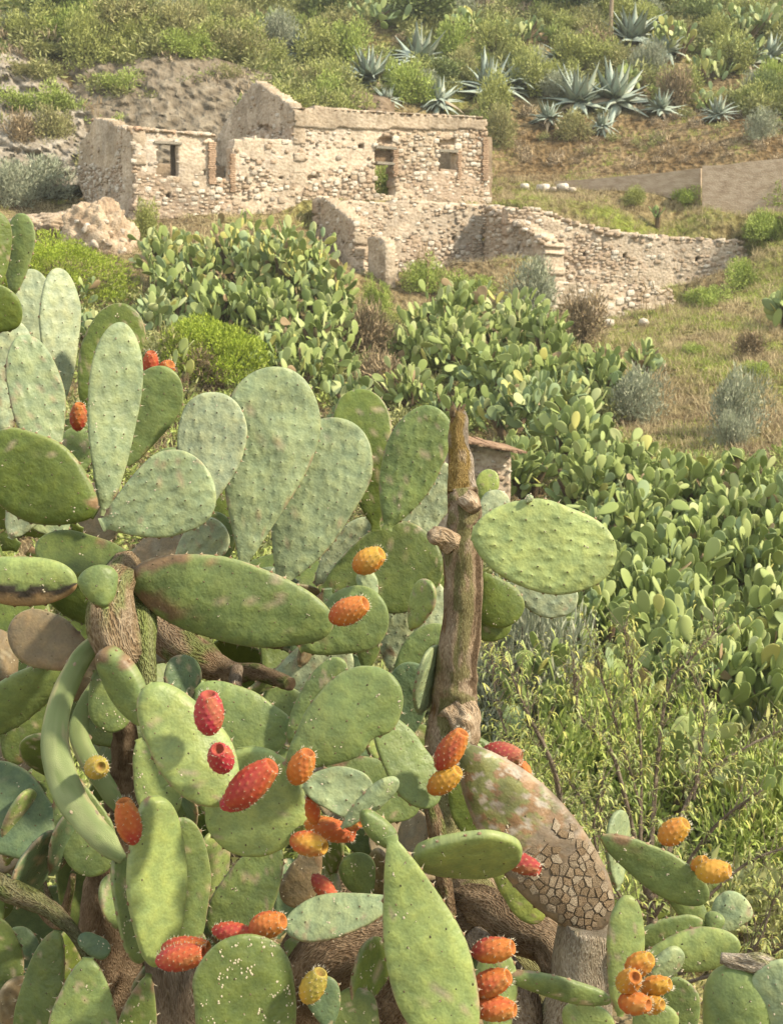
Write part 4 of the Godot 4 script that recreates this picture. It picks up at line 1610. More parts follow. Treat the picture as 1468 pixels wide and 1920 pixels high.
	wall(w2, "masonry", pr, pr - G * -1.0, [690, 600, 690, 444, 700, 443, 722, 452, 726, 600], {"color": render, "stones": 0.02, "count": 10, "thick": 0.4, "rag": 1.0})
	var p3 := P(724, 520, 51.8)
	wall(w2, "front_face", p3, p3 + D, [722, 600, 722, 455, 742, 470, 748, 520, 752, 600], {"color": rubble, "stones": 1.0, "count": 40, "thick": 0.7})
	var R1 := P(600, 450, 55.3)
	var w3 := thing("retaining_wall", "long rubble retaining wall with square putlog holes under the house terrace", "wall", Vector3(R1.x + 3.0, R1.y - 2.0, R1.z - 1.5))
	wall(w3, "masonry", R1, R1 + D, [596, 540, 596, 372, 660, 377, 760, 377, 860, 380, 912, 384, 912, 560, 760, 570, 660, 560],
		{"color": rubble, "stones": 0.85, "count": 290, "thick": 0.5, "recess": [[763, 443, 770, 450, 0.35], [848, 443, 856, 453, 0.35], [902, 446, 909, 454, 0.35], [676, 436, 684, 452, 0.3]],
		"zones": [[[600, 370, 915, 375, 915, 400, 760, 412, 650, 392], Color(0.50, 0.425, 0.35), 0.35], [[700, 400, 912, 395, 912, 440, 850, 465, 790, 440, 730, 430], Color(0.50, 0.43, 0.355), 0.12]]})
	var F2 := P(907, 460, 58.4)
	var w4 := thing("fin_wall", "dark sloping fin wall with broken stone top between the two terrace walls", "wall", Vector3(F2.x, F2.y - 2.0, F2.z))
	wall(w4, "masonry", F2, F2 - G, [907, 560, 907, 384, 930, 396, 962, 414, 1000, 440, 1022, 458, 1020, 500, 1030, 590], {"color": render, "stones": 0.45, "count": 120, "thick": 0.9, "rag": 3.0, "recess": [[902, 446, 909, 454, 0.3], [941, 467, 948, 476, 0.3], [966, 462, 972, 470, 0.3]]})
	for k in 70:
		var f := rng.randf()
		var p := P(lerpf(908, 1015, f) + rf(0, 26), lerpf(386, 456, f) + rf(-4, 6), lerpf(58.2, 54.4, f) - 0.1)
		var m := put("stone", stone_mesh[k % 8], w4, p - w4.position, stone_mat[rng.randi() % 8])
		var sz := rf(0.14, 0.36)
		m.scale = Vector3(sz, sz * 0.7, sz)
		m.rotation.y = rf(0, 3)
	var E2 := F2 - G * 4.4
	wall(w4, "broken_end", E2, E2 + D, [1016, 590, 1016, 452, 1030, 458, 1046, 476, 1052, 500, 1066, 540, 1070, 590], {"color": rubble, "stones": 1.0, "count": 60, "thick": 0.6, "smax": 0.4})
	var D2 := Vector3(0.971, 0, -0.239)
	var R2 := P(1012, 470, 56.6)
	var w5 := thing("terrace_wall", "long dry-stone terrace wall topped by grass, rounding off at its far end", "wall", Vector3(R2.x + 4.0, R2.y - 1.5, R2.z - 2.0))
	wall(w5, "masonry", R2, R2 + D2, [950, 585, 950, 386, 985, 392, 1010, 398, 1050, 414, 1120, 424, 1200, 438, 1300, 448, 1375, 452, 1393, 468, 1393, 560, 1270, 580, 1100, 580],
		{"color": rubble * 1.12, "stones": 0.65, "count": 290, "thick": 0.6, "recess": [[1092, 471, 1098, 478, 0.3], [1166, 477, 1174, 486, 0.35], [1301, 484, 1308, 491, 0.35], [1372, 485, 1379, 492, 0.35]],
		"zones": [[[1150, 432, 1300, 445, 1310, 560, 1200, 560, 1210, 500], Color(0.53, 0.455, 0.375), 0.15], [[1300, 440, 1400, 450, 1400, 560, 1300, 560], Color(0.50, 0.425, 0.35), 0.35], [[1060, 500, 1200, 500, 1200, 560, 1060, 560], Color(0.50, 0.42, 0.34), 0.5]]})
	for k in 84:
		var f := k / 83.0
		var row := 392.0 + 40.0 * smoothstep(0.0, 0.42, f) + 22.0 * f
		var w := P(lerpf(985, 1388, f), row + rf(-2, 2), lerpf(56.4, 58.7, f))
		var m := put("coping_stone", stone_mesh[k % 8], w5, w - w5.position + Vector3(0, 0, rf(-0.25, 0.1)), stone_mat[pick([0, 1, 3, 4, 2, 7])])
		var sz := rf(0.14, 0.34)
		m.scale = Vector3(sz, sz * rf(0.5, 0.8), sz)
		m.rotation.y = rf(0, 3)
	var E5 := R2 + D2 * 9.0
	wall(w5, "rounded_end", E5, E5 + Vector3(0.55, 0, -0.83), [1391, 560, 1391, 460, 1398, 470, 1402, 500, 1400, 560], {"color": rubble, "stones": 0.5, "count": 30, "thick": 0.5})
	var R3 := P(1040, 560, 51.6)
	var w6 := thing("low_wall", "low tumbled wall of pale round stones at the foot of the terrace wall", "wall", Vector3(R3.x + 2.0, R3.y - 0.8, R3.z - 1.0))
	wall(w6, "masonry", R3, R3 + D, [1035, 610, 1035, 530, 1100, 528, 1104, 534, 1180, 536, 1262, 544, 1268, 610], {"color": rubble, "stones": 1.0, "count": 200, "smin": 0.15, "smax": 0.42, "thick": 0.6, "tones": [0, 2, 6, 3, 1, 0, 2]})
	# concrete wall on the right
	var cw := P(1190, 370, 62.6)
	var w7 := thing("concrete_wall", "plain weathered concrete wall in two panels behind the grassy terrace", "wall", Vector3(cw.x + 4.0, cw.y - 1.0, cw.z))
	slab(w7, "panel", P(1080, 350, 63.3), P(1313, 350, 61.4), [1040, 430, 1040, 340, 1100, 336, 1140, 333, 1190, 328, 1240, 324, 1313, 315, 1313, 430], 0.35, Color(0.50, 0.405, 0.31), M.concrete)
	slab(w7, "panel", P(1315, 350, 60.8), P(1560, 350, 59.8), [1316, 450, 1316, 311, 1360, 309, 1400, 303, 1468, 297, 1640, 286, 1640, 450], 0.4, Color(0.51, 0.415, 0.32), M.concrete)
	# little hut below the dead trunk
	var h0 := P(884, 880, 26.5)
	var hd := Vector3(0.96, 0, -0.28)
	var hut := thing("stone_hut", "tiny stone hut with a sloping tile edge showing beside the bare cactus trunk", "hut", Vector3(h0.x, ground(h0.x, h0.z), h0.z))
	wall(hut, "wall", h0, h0 + hd, [840, 1120, 840, 824, 884, 830, 950, 846, 956, 846, 958, 1120], {"color": Color(0.42, 0.35, 0.28), "stones": 0.5, "count": 120, "thick": 1.1, "cell": 0.05, "smin": 0.05, "smax": 0.16, "rag": 2.0, "zones": [[[850, 820, 930, 830, 925, 880, 850, 890], Color(0.46, 0.40, 0.33), 0.15]]})
	for k in 11:
		var p := P(852 + k * 10.5, 818 + k * 2.2 + (1.5 if k % 2 else 0.0), 26.6 + k * 0.02)
		bx(hut, "roof_tile", p, Vector3(0.17, 0.035, 1.3), Basis(hd, Vector3.UP, hd.cross(Vector3.UP)).rotated(Vector3.BACK, -0.2 + rf(-0.1, 0.1)), Color(0.40, 0.28, 0.19).lerp(Color(0.30, 0.20, 0.14), rng.randf()), M.stone, 0.01)
	# pole
	var pg := ground_at(1143, 84)
	var pole := thing("wooden_pole", "thin weathered wooden pole standing on the upper hillside among agaves", "pole", pg)
	limb_w(pole, "shaft", [[pg - Vector3(0, 0.2, 0), 0.13], [pg + Vector3(0.05, 2.5, 0), 0.12], [pg + Vector3(0.16, 6.5, 0), 0.10]], [Color(0.36, 0.29, 0.22), Color(0.3, 0.24, 0.18), Color(0.42, 0.35, 0.27)], {"seg": 10, "step": 0.2, "rough": 0.05})

func rocks():
	cliff("bare grey-brown rock face behind the farmhouse wing", [110, 510, 95, 80, 140, 330], 62.6, 5.6, 0.65, Color(0.22, 0.19, 0.15), Color(0.33, 0.295, 0.24))
	cliff("layered pale grey rock outcrop with scree beside the bare rock face", [-160, 190, 80, 80, 170, 350], 60.6, 7.0, 1.2, Color(0.31, 0.28, 0.24), Color(0.48, 0.45, 0.40))
	cliff("grey rock bank behind the parapet", [575, 740, 176, 168, 182, 240], 66.6, 3.0, 0.5, Color(0.22, 0.17, 0.125), Color(0.30, 0.24, 0.18))
	lump("rubble_wall_stump", "rounded stump of crumbling rubble masonry beside the bright green mound", "wall", 190, 550, 48.3, 135, 198, Color(0.38, 0.29, 0.21), Color(0.55, 0.45, 0.345), 90)
	lump("rubble_heap", "low heap of brown rubble in front of the farmhouse wing", "rubble", 100, 480, 50.0, 170, 90, Color(0.36, 0.29, 0.22), Color(0.50, 0.41, 0.32), 60)
	boulder("whitest round boulder on the grassy terrace", 1018, 360, 24, 6)
	boulder("white boulder at the near end of the terrace row, beside the house corner", 983, 356, 18, 6)
	boulder("pale boulder at the far end of the row on the terrace", 1054, 358, 22, 6)
	boulder("small grey stone between the two white terrace boulders", 1037, 360, 15, 0)
	boulder("small white stone past the last terrace boulder", 1072, 360, 14, 2)
	boulder("pale stone at the top of the dry slope under the low wall", 1142, 612, 22, 6)
	boulder("second pale stone under the low wall, further along the slope", 1206, 610, 22, 2)
	boulder("small brown stone on the dry slope path", 1240, 690, 16, 3)
	boulder("pale scree block high on the grey outcrop", 40, 105, 22, 2)
	boulder("grey scree block under the dark bush on the outcrop", 82, 125, 18, 0)

func far_cacti():
	var A := [0, 1, 1, 2, 3, 4, 2]
	var B := [2, 4, 1, 2, 6, 1, 5]
	var C := [0, 1, 3, 2, 5, 1, 2]
	var E := [5, 4, 2, 3, 5]
	bush("pale-topped prickly pear at the corner where the thicket meets the wing wall", 325, 415, 150, 44, 110, B)
	bush("tallest pale prickly pear of the thicket, under the wing doorway", 455, 384, 190, 43, 150, B)
	bush("pale prickly pear in the thicket touching the plastered fin wall", 560, 402, 180, 42, 150, B)
	bush("prickly pear at the thicket edge below the broken wall end", 628, 470, 100, 41, 90, A)
	bush("dark prickly pear in the lower thicket above the far green mound", 440, 500, 220, 40, 130, C)
	bush("blue-green prickly pear between the two bright green mounds", 285, 520, 110, 39, 60, E)
	bush("prickly pear in the lower thicket beside the brown gap", 600, 560, 170, 38, 120, A)
	bush("small blue-green prickly pear standing alone at the foot of the thicket", 655, 668, 110, 34, 40, E)
	bush("dark prickly pear under the thicket, next to the far green mound", 555, 640, 130, 36, 70, C)
	bush("two-eared small prickly pear in front of the near green mound", 148, 490, 50, 41, 12, E)
	bush("sprawling blue-green prickly pear at the foot of the near green mound", 165, 545, 110, 36, 50, E)
	bush("yellowish young prickly pear on the far green mound", 338, 622, 60, 34, 10, [6, 2, 4])
	bush("yellow-green prickly pear in front of the retaining wall", 835, 520, 190, 41, 130, A)
	bush("bright prickly pear below the silver bush", 950, 535, 180, 40, 130, A)
	bush("yellow-green prickly pear at the end of the middle thicket", 1025, 560, 110, 39, 90, A)
	bush("low prickly pear on the brown slope above the big pads", 770, 660, 120, 35, 60, A)
	bush("dark prickly pear in the shaded middle thicket", 880, 620, 150, 37, 90, C)
	bush("blue-green prickly pear above the stone hut", 960, 690, 180, 33, 110, E)
	bush("dark green prickly pear at the edge of the dry slope", 1140, 640, 140, 37, 100, C)
	bush("small dark prickly pear closest to the dry grass", 1205, 625, 70, 39, 40, C)
	bush("prickly pear mixed with grey shrubs beside the dry slope", 1090, 740, 180, 31, 110, C)
	bush("prickly pear growing over the hut roof edge", 990, 800, 130, 29.5, 80, C)
	bush("prickly pear below the grey shrubs, over the gully", 1185, 800, 170, 29, 110, A)
	bush("tall prickly pear ridge against the dry slope", 1300, 840, 190, 27, 110, A)
	bush("prickly pear ridge at the edge of the photograph below the silver shrub", 1420, 835, 170, 26, 120, A)
	bush("prickly pear beyond the round pad, upper of two", 1160, 900, 190, 25, 110, C)
	bush("prickly pear in the middle of the gully thicket", 1290, 930, 190, 24, 110, A)
	bush("broad prickly pear in the gully against the picture edge", 1420, 950, 190, 23, 110, C)
	bush("prickly pear touching the outline of the round pad", 1190, 1000, 190, 21.5, 100, C)
	bush("dark prickly pear deep in the gully thicket", 1330, 1040, 200, 20.5, 110, C)
	bush("prickly pear in the gully with pale upright pads", 1440, 1060, 170, 19.5, 100, A)
	bush("lower prickly pear of the gully, above the young tree", 1240, 1090, 190, 19, 90, C)
	bush("lower prickly pear behind the young tree's top branches", 1380, 1160, 190, 17.5, 90, C)
	bush("pale prickly pear half hidden by the young tree", 1165, 1170, 150, 16.5, 50, B)
	bush("small prickly pear in the leaves of the young tree beside the dead trunk", 1010, 1180, 110, 17, 36, C)
	bush("prickly pear under the young tree's bent branch", 1290, 1290, 150, 15, 34, A)
	bush("prickly pear past the young tree at the picture edge", 1425, 1380, 130, 14.5, 34, A)
	# between them, so that the thickets close up
	bush("pale prickly pear between the wing wall and the tallest thicket plant", 385, 428, 150, 43.2, 110, B)
	bush("pale prickly pear on the thicket's crest, beside the tallest one", 515, 398, 150, 42.6, 110, B)
	bush("prickly pear on the thicket's shoulder under the fin wall's foot", 600, 440, 120, 41.5, 90, B)
	bush("dark prickly pear below the thicket's near corner", 345, 480, 140, 41.6, 100, C)
	bush("dull prickly pear in the heart of the thicket", 400, 520, 150, 40.2, 100, C)
	bush("prickly pear in the thicket's lower middle", 520, 500, 170, 39.6, 120, A)
	bush("prickly pear at the thicket's outer rim, over the brown gap", 640, 540, 110, 39.4, 80, A)
	bush("prickly pear at the thicket's foot behind the big pale pads", 500, 600, 130, 37.2, 80, C)
	bush("prickly pear between the thicket's foot and the lone small one", 610, 620, 120, 36.5, 80, A)
	bush("yellow-green prickly pear on the middle thicket's near rim", 780, 590, 130, 39.2, 90, A)
	bush("prickly pear in the middle of the middle thicket", 870, 570, 160, 39.0, 110, A)
	bush("shaded prickly pear low in the middle thicket", 930, 640, 150, 36.2, 100, C)
	bush("prickly pear right of the middle thicket's shaded hollow", 1010, 620, 140, 37.2, 90, A)
	bush("blue-green prickly pear below the middle thicket's end", 1060, 690, 150, 34.2, 90, E)
	bush("prickly pear just above the dead trunk's broken top", 845, 700, 110, 34.2, 60, C)
	bush("prickly pear on the gully's upper edge under the grey shrubs", 1090, 815, 150, 28.4, 100, C)
	bush("prickly pear in the ridge, between the grey shrubs and the tall ridge plant", 1245, 865, 150, 26.3, 90, A)
	bush("prickly pear in the ridge below the silver shrub", 1360, 880, 150, 25.0, 90, A)
	bush("prickly pear in the ridge cut by the picture edge", 1475, 880, 120, 24.6, 80, C)
	bush("prickly pear beyond the round pad, lower of two", 1105, 940, 150, 23.0, 90, C)
	bush("prickly pear in the gully between round pad and picture edge", 1255, 980, 160, 22.4, 90, C)
	bush("prickly pear in the gully, above the bent branch", 1385, 1100, 160, 19.0, 90, A)
	bush("dark prickly pear under the round pad's tip", 1130, 1060, 150, 20.2, 90, C)
	bush("prickly pear above the young tree's crown", 1290, 1140, 160, 18.0, 90, C)
	bush("prickly pear at the picture edge above the young tree", 1465, 1190, 130, 17.4, 70, A)
	# high on the hillside
	var hg := {"group": "prickly pears high on the hillside", "pad": 0.58}
	bush("prickly pear at the top of the hillside above the gable", 500, 12, 80, 79, 30, B, hg)
	bush("solitary upright prickly pear on the hilltop above the rock face", 253, 8, 50, 78, 16, B, hg)
	bush("prickly pear on the hilltop between the gable and the pole", 690, -8, 150, 81, 60, E, hg)
	bush("pale prickly pear on the hilltop above the twin agaves", 865, 12, 80, 80, 40, B, hg)
	bush("blue-green prickly pear uphill of the spreading agave", 985, 18, 90, 80, 45, E, hg)
	bush("pale-rimmed prickly pear beside the toppled agave", 1275, 22, 110, 79, 60, B, hg)
	bush("dark prickly pear thicket at the upper corner of the hillside", 1400, 0, 170, 82, 90, E, hg)
	bush("upright prickly pears below the upper corner thicket", 1400, 60, 130, 78, 60, E, hg)
	bush("small prickly pear between the toppled agave and the corner thicket", 1330, 90, 90, 76, 36, B, hg)
	bush("prickly pear above the pair of bright agaves", 1170, 110, 60, 74, 20, B, hg)
	bush("prickly pear hanging on the eroded bank", 1325, 150, 60, 72, 18, B, hg)
	bush("lone slim cactus standing on the grassy terrace", 1234, 360, 16, 60, 4, [3], {"group": "", "pad": 0.5})
	bush("prickly pear at the picture edge beside the green bank", 1475, 520, 60, 46, 30, C, hg)

func hill_plants():
	agave("tallest agave, standing nearest above the parapet's middle", 695, 160, 105, 0.1)
	agave("wide agave with pale upright leaves, uphill of the tallest agave", 785, 128, 120, 0.0)
	agave("broad spreading agave above the parapet's far end", 915, 182, 125, 0.0)
	agave("second head of the spreading agave, leaning to the pole side", 965, 172, 95, -0.3)
	agave("small agave just above the parapet, under the wide agave", 822, 204, 75, 0.1)
	agave("agave with long leaves lying on the bank, beside the brightest agave", 1085, 204, 125, 0.1)
	agave("brightest agave, open rosette on the eroded bank", 1152, 200, 130, -0.1)
	agave("little agave at the foot of the pair on the bank", 1028, 238, 62, 0.0)
	agave("toppled grey agave beside the wooden pole", 1185, 88, 110, 0.5)
	agave("small dull agave hidden under the round bush above the parapet", 725, 205, 55, 0.0)
	agave("young agave at the foot of the brown bank", 1128, 250, 50, 0.0)
	agave("small agave among the cacti below the corner thicket", 1392, 128, 80, 0.0)
	agave("small grey agave under the toppled one, upright", 1248, 110, 70, 0.1)
	agave("agave half buried in bushes uphill of the gable peak", 560, 108, 80, 0.0)
	agave("small agave at the picture edge below the upper corner thicket", 1440, 118, 72, 0.1)
	agave("small agave between the wooden pole and the spreading agave", 1052, 122, 66, 0.0)
	agave("small agave on the bank's upper lip past the brightest agave", 1238, 218, 64, -0.1)
	agave("small agave high on the slope over the parapet's near end", 640, 100, 66, 0.1)
	agave("small agave on the bank's lip close to the picture edge", 1345, 228, 60, 0.0)
	# big bright green mounds
	for a in [["bright green rounded spurge mound beside the rubble stump", 112, 575, 290, 138, 43.0], ["bright green rounded spurge mound in front of the thicket", 395, 735, 245, 142, 36.5]]:
		var g := ground_under(a[1], a[5], a[2])
		var top := P(a[1], a[2] - a[4], a[5]).y
		var t := thing("green_mound", a[0], "shrub", g - Vector3(0, 0.1, 0), "bright green mounds among the cacti")
		var r: float = a[3] * a[5] / FPX * 0.5
		tag(put("foliage", foliage(15000, Vector3(r, top - g.y, r), 0.11, 0.028, Color(0.26, 0.35, 0.03), Color(0.44, 0.52, 0.07), {"dome": true, "fill": 0.12, "up": 0.5}), t), "", "", "", "stuff")
		tag(put("stems", twigs(40, Vector3(r, top - g.y, r) * 0.85, Color(0.14, 0.13, 0.05), 0.02), t), "", "", "", "stuff")
	for a in [
		["grey", "silver-grey bush at the foot of the dark fin wall", 1000, 585, 100, 70],
		["grey", "silver-grey round shrub alone on the dry slope", 1378, 815, 90, 85],
		["grey", "pale grey shrub at the base of the silver dry-slope shrub", 1365, 840, 60, 50],
		["grey", "grey shrub among cacti at the edge of the dry slope", 1190, 790, 90, 70],
		["grey", "low grey-green shrub in front of the wing side wall", 90, 372, 130, 55],
		["grey", "grey shrub at the picture edge below the grey outcrop", 20, 385, 90, 60],
		["mixed", "brown-green bush against the plastered wing side wall", 190, 350, 80, 60],
		["grey", "grey shrub growing under the wing doorway", 425, 395, 60, 35],
		["dry", "dry straw-coloured bush beside the outcrop's lower edge", 40, 300, 80, 60],
		["mixed", "grassy green-brown clump below the outcrop", 105, 280, 80, 55],
		["bright", "green shrub filling the first doorway of the house", 735, 372, 75, 55],
		["olive", "small shrub seen through the far window of the house", 830, 322, 28, 32],
		["bright", "fresh green bush at the foot of the retaining wall", 795, 545, 60, 55],
		["bright", "yellow-green weed growing beside the wall pier", 706, 590, 40, 60],
		["bright", "leafy green shrub under the fin wall's dark face", 880, 555, 70, 40],
		["olive", "yellow-green weed at the corner of the wing", 275, 450, 45, 55],
		["dry", "brown dead bush between thicket and middle cacti", 690, 700, 110, 90],
		["dry", "brown dry brush above the first big pads", 720, 760, 110, 70],
		["dry", "brown brush at the edge of the middle thicket under the low wall", 1090, 650, 80, 80],
		["dry", "dry brush on the far green mound's shaded side", 380, 730, 110, 60],
		["mixed", "twiggy yellowish bush in front of the far green mound", 345, 715, 100, 70],
		["dry", "brown dry brush hump on the slope below the grass strip", 1405, 672, 70, 36],
		["grey", "pale feathery shrub behind the young tree, close to the bare trunk", 975, 1420, 230, 230],
		["bright", "pale green feathery shrub behind the middle of the young tree", 1110, 1510, 260, 210],
		["bright", "fresh green shrub behind the young tree near the picture edge", 1440, 1640, 240, 190],
		["bright", "soft light green shrub behind the young tree, below the bent branch", 1280, 1570, 260, 200],
		["grey", "grey-green shrub behind the young tree, under the pale cactus", 1385, 1440, 150, 90],
		["dry", "brown brush filling the gap between thicket and middle cacti, lower part", 705, 745, 90, 60],
		["mixed", "brown-green brush in the gap beside the wall pier", 690, 640, 80, 50],
		["bright", "green clump on the bank past the terrace wall end", 1390, 545, 60, 45],
		["bright", "green bush below the concrete wall's second panel", 1440, 385, 80, 45],
		["bright", "small green bush by the concrete wall joint", 1285, 380, 50, 25],
		["bright", "green patch of weeds on the path beyond the terrace wall", 1430, 455, 70, 45],
		["olive", "round olive bush on the grassy terrace beside the lone cactus", 1190, 385, 45, 22],
		["bright", "low green bush under the low wall's far end", 1320, 572, 70, 32],
		["bright", "green clump on the dry slope's grass strip", 1300, 665, 45, 20],
		["bright", "green clump lower on the dry slope's grass strip", 1420, 705, 50, 22],
		["mixed", "drab bush on the bank directly past the house corner", 935, 275, 60, 50],
		["olive", "drooping yellow-green bush beyond the parapet's far end", 930, 235, 75, 60],
		["bright", "round green bush between the two upper agaves", 765, 190, 85, 62],
		["bright", "bright yellow-green round bush left of the tallest agave", 648, 118, 75, 58],
		["olive", "olive bush on the slope behind the gable peak", 600, 135, 90, 55],
		["olive", "yellow-green bush above the spreading agave", 925, 120, 85, 60],
		["bright", "pale green bush uphill of the wide agave", 845, 105, 70, 50],
		["olive", "olive bush between the spreading agave and the pair on the bank", 1000, 180, 70, 60],
		["olive", "olive shrub above the pair of agaves, below the pole", 1070, 135, 90, 55],
		["mixed", "drab shrub beside the wide agave, pole side", 870, 150, 55, 40],
		["dark", "dark shrub at the hilltop above the wide agave", 790, 45, 130, 60],
		["dark", "dark tree-like shrub at the hilltop beside the pole", 1080, 35, 130, 70],
		["dark", "dark shrub at the hilltop between pole and corner thicket", 1210, 22, 90, 50],
		["mixed", "brown-green bush at the foot of the pole", 1105, 88, 60, 40],
		["dry", "dry grass clump on the slope under the pole", 1100, 112, 80, 40],
		["grey", "grey-green bush on the slope above the brightest agave", 1215, 150, 70, 50],
		["dry", "tangle of bare dead branches on the eroded bank", 1262, 205, 60, 60],
		["olive", "olive bush under the corner thicket", 1375, 140, 80, 55],
		["bright", "green bush at the picture edge above the bank", 1450, 190, 70, 70],
		["dark", "dark green bush over the bank at the picture edge", 1440, 215, 60, 50],
		["grey", "grey shrub low on the brown bank", 1425, 262, 55, 40],
		["mixed", "scrubby bush on the brown bank under the agaves", 1075, 262, 60, 36],
		["olive", "yellow-green bush in the gully of the rock face", 160, 130, 75, 70],
		["dark", "dark bush hanging over the rock face", 135, 55, 160, 70],
		["mixed", "brown scrub above the rock face", 230, 80, 130, 60],
		["olive", "olive scrub on the rock's upper edge", 225, 125, 60, 38],
		["dark", "dark green bush at the top corner above the outcrop", 30, 30, 120, 60],
		["mixed", "drab bush above the middle of the rock face", 330, 85, 90, 50],
		["olive", "green bush on the slope above the rock's shoulder", 380, 62, 80, 50],
		["mixed", "brown-green scrub between rock face and gable peak", 440, 120, 100, 55],
		["olive", "olive scrub right above the gable's peak", 505, 140, 90, 45],
		["grey", "grey-green scrub on the slope above the gable", 520, 95, 80, 50],
		["mixed", "drab scrub behind the near parapet corner", 580, 185, 70, 40],
		["dark", "dark green bush behind the hilltop cacti above the gable", 430, 25, 110, 55],
		["dark", "dark bush on the hilltop beside the solitary prickly pear", 320, 25, 90, 50],
		["dark", "dark bush on the hilltop over the parapet's middle", 620, 40, 100, 50],
		["mixed", "drab bush on the hilltop uphill of the yellow-green round bush", 640, 75, 90, 40],
		["olive", "olive bush high on the slope uphill of the brightest agave", 1200, 60, 60, 40],
		["dark", "dark bush at the hilltop under the corner thicket", 1310, 60, 90, 45],
		["rust", "rusty seed-head plant in the thicket above the far green mound", 430, 585, 60, 40],
		["rust", "rusty dry plant among the gully cacti", 1245, 910, 60, 45],
	]:
		shrub(a[0], a[1], a[2], a[3], a[4], a[5])
	# tall dry grass spikes behind the wing
	for a in [["clump of pale reed plumes behind the wing's corner", 175, 245, 60], ["tall dry stalks in front of the retaining wall", 783, 545, 90], ["dry stalk standing before the low wall", 1225, 590, 60]]:
		var g := ground_at(a[1], a[2])
		var d := depth_of(g)
		var t := thing("reed_clump", a[0], "grass clump", g, "tall dry stalks by the walls")
		for k in 7:
			var h: float = a[3] * d / FPX * rf(0.7, 1.1)
			var o := Vector3(rf(-0.5, 0.5), 0, rf(-0.3, 0.3))
			limb_w(t, "stalk", [[g + o, 0.014], [g + o + Vector3(rf(-0.1, 0.1), h * 0.7, 0), 0.012], [g + o + Vector3(rf(-0.2, 0.2), h * 0.75, 0), 0.035], [g + o + Vector3(rf(-0.25, 0.25), h, 0), 0.008]], [Color(0.42, 0.32, 0.2), Color(0.36, 0.27, 0.17), Color(0.5, 0.4, 0.27)], {"seg": 6, "step": 0.12})

func ground_cover():
	var tan_t := tuft_mesh(16, 0.34, Color(0.42, 0.34, 0.19), Color(0.58, 0.48, 0.29), 0.22)
	var grn_t := tuft_mesh(18, 0.24, Color(0.27, 0.33, 0.06), Color(0.42, 0.47, 0.12), 0.24)
	var brn_t := tuft_mesh(12, 0.30, Color(0.17, 0.12, 0.075), Color(0.28, 0.20, 0.12), 0.25)
	var scr := foliage(170, Vector3(0.5, 0.42, 0.5), 0.13, 0.04, Color(0.25, 0.265, 0.095), Color(0.38, 0.38, 0.16))
	var gsc := foliage(190, Vector3(0.45, 0.36, 0.45), 0.12, 0.035, Color(0.25, 0.31, 0.075), Color(0.39, 0.44, 0.14))
	var bsc := foliage(150, Vector3(0.5, 0.45, 0.5), 0.15, 0.02, Color(0.28, 0.215, 0.145), Color(0.41, 0.33, 0.22), {"mat": M.dry})
	var rockm: ArrayMesh = stone_mesh[3]
	var green_zone := func(w: Vector3, q: Vector2) -> float:
		var c := n2(w.x * 25.0, w.z * 25.0 + 90.0)
		if q.x > 930 and q.y > 330 and q.y < 720: return clampf(0.6 + 1.6 * c, 0.0, 1.0)
		return clampf(0.06 + 0.8 * c, 0.0, 1.0)
	var tan_zone := func(w: Vector3, q: Vector2) -> float:
		if q.x > 930 and q.y > 330 and q.y < 900: return 0.9
		if q.x > 915 and q.y > 215 and q.y < 330: return 0.05
		if q.y < 330: return 0.12
		return 0.30
	var brown_zone := func(w: Vector3, q: Vector2) -> float:
		return 0.5 if q.y > 300 else 0.35
	var hill := func(w: Vector3, q: Vector2) -> float:
		if q.y > 250 or q.y < -260: return 0.0
		for e in agave_at:
			if absf(e.x - w.x) < 1.7 and w.z - e.z < 3.2 and w.z - e.z > -1.0: return 0.0
		if q.y > 225 and q.x > 930: return 0.12
		if q.x < 480 and q.y > 120: return 0.1
		return 0.8
	for a in [["bright", "yellow-green shrubs massed on the upper hillside", 90], ["olive", "olive shrubs massed on the upper hillside", 170], ["dark", "dark shrubs massed on the upper hillside", 50], ["mixed", "brown-green shrubs massed on the upper hillside", 90], ["grey", "grey shrubs massed on the upper hillside", 50]]:
		scatter("shrubbery", a[1], shrub_proto[a[0]][0][0], a[2], hill, 0.9, 1.9)
	var bank := func(w: Vector3, q: Vector2) -> float:
		return 0.8 if q.x > 915 and q.y > 205 and q.y < 325 and w.z < -60.0 else 0.0
	var gully := func(w: Vector3, q: Vector2) -> float:
		return 0.7 if w.z > -44.0 and w.z < -10.0 and not (q.x > 1150 and q.y < 860) else 0.0
	scatter("gully_scrub", "olive and brown low scrub in the gully between the cacti", scr, 700, gully, 0.6, 1.7)
	scatter("gully_scrub", "green low scrub in the gully between the cacti", gsc, 600, gully, 0.6, 1.7)
	scatter("bank_scrub", "brown scrub and roots on the eroded bank beside the house", bsc, 420, bank, 0.5, 1.5)
	scatter("bank_scrub", "olive scrub on the eroded bank beside the house", scr, 160, bank, 0.4, 1.2)
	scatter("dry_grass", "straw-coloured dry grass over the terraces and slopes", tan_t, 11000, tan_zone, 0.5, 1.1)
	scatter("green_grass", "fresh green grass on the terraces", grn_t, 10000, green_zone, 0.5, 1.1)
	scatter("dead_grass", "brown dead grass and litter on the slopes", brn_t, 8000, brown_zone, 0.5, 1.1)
	scatter("undergrowth", "olive low undergrowth covering the upper hillside", scr, 3600, hill, 0.9, 2.6)
	scatter("undergrowth", "green low undergrowth covering the upper hillside", gsc, 2000, hill, 0.8, 2.4)
	scatter("undergrowth", "brown dry undergrowth covering the upper hillside", bsc, 1000, hill, 0.8, 2.3)

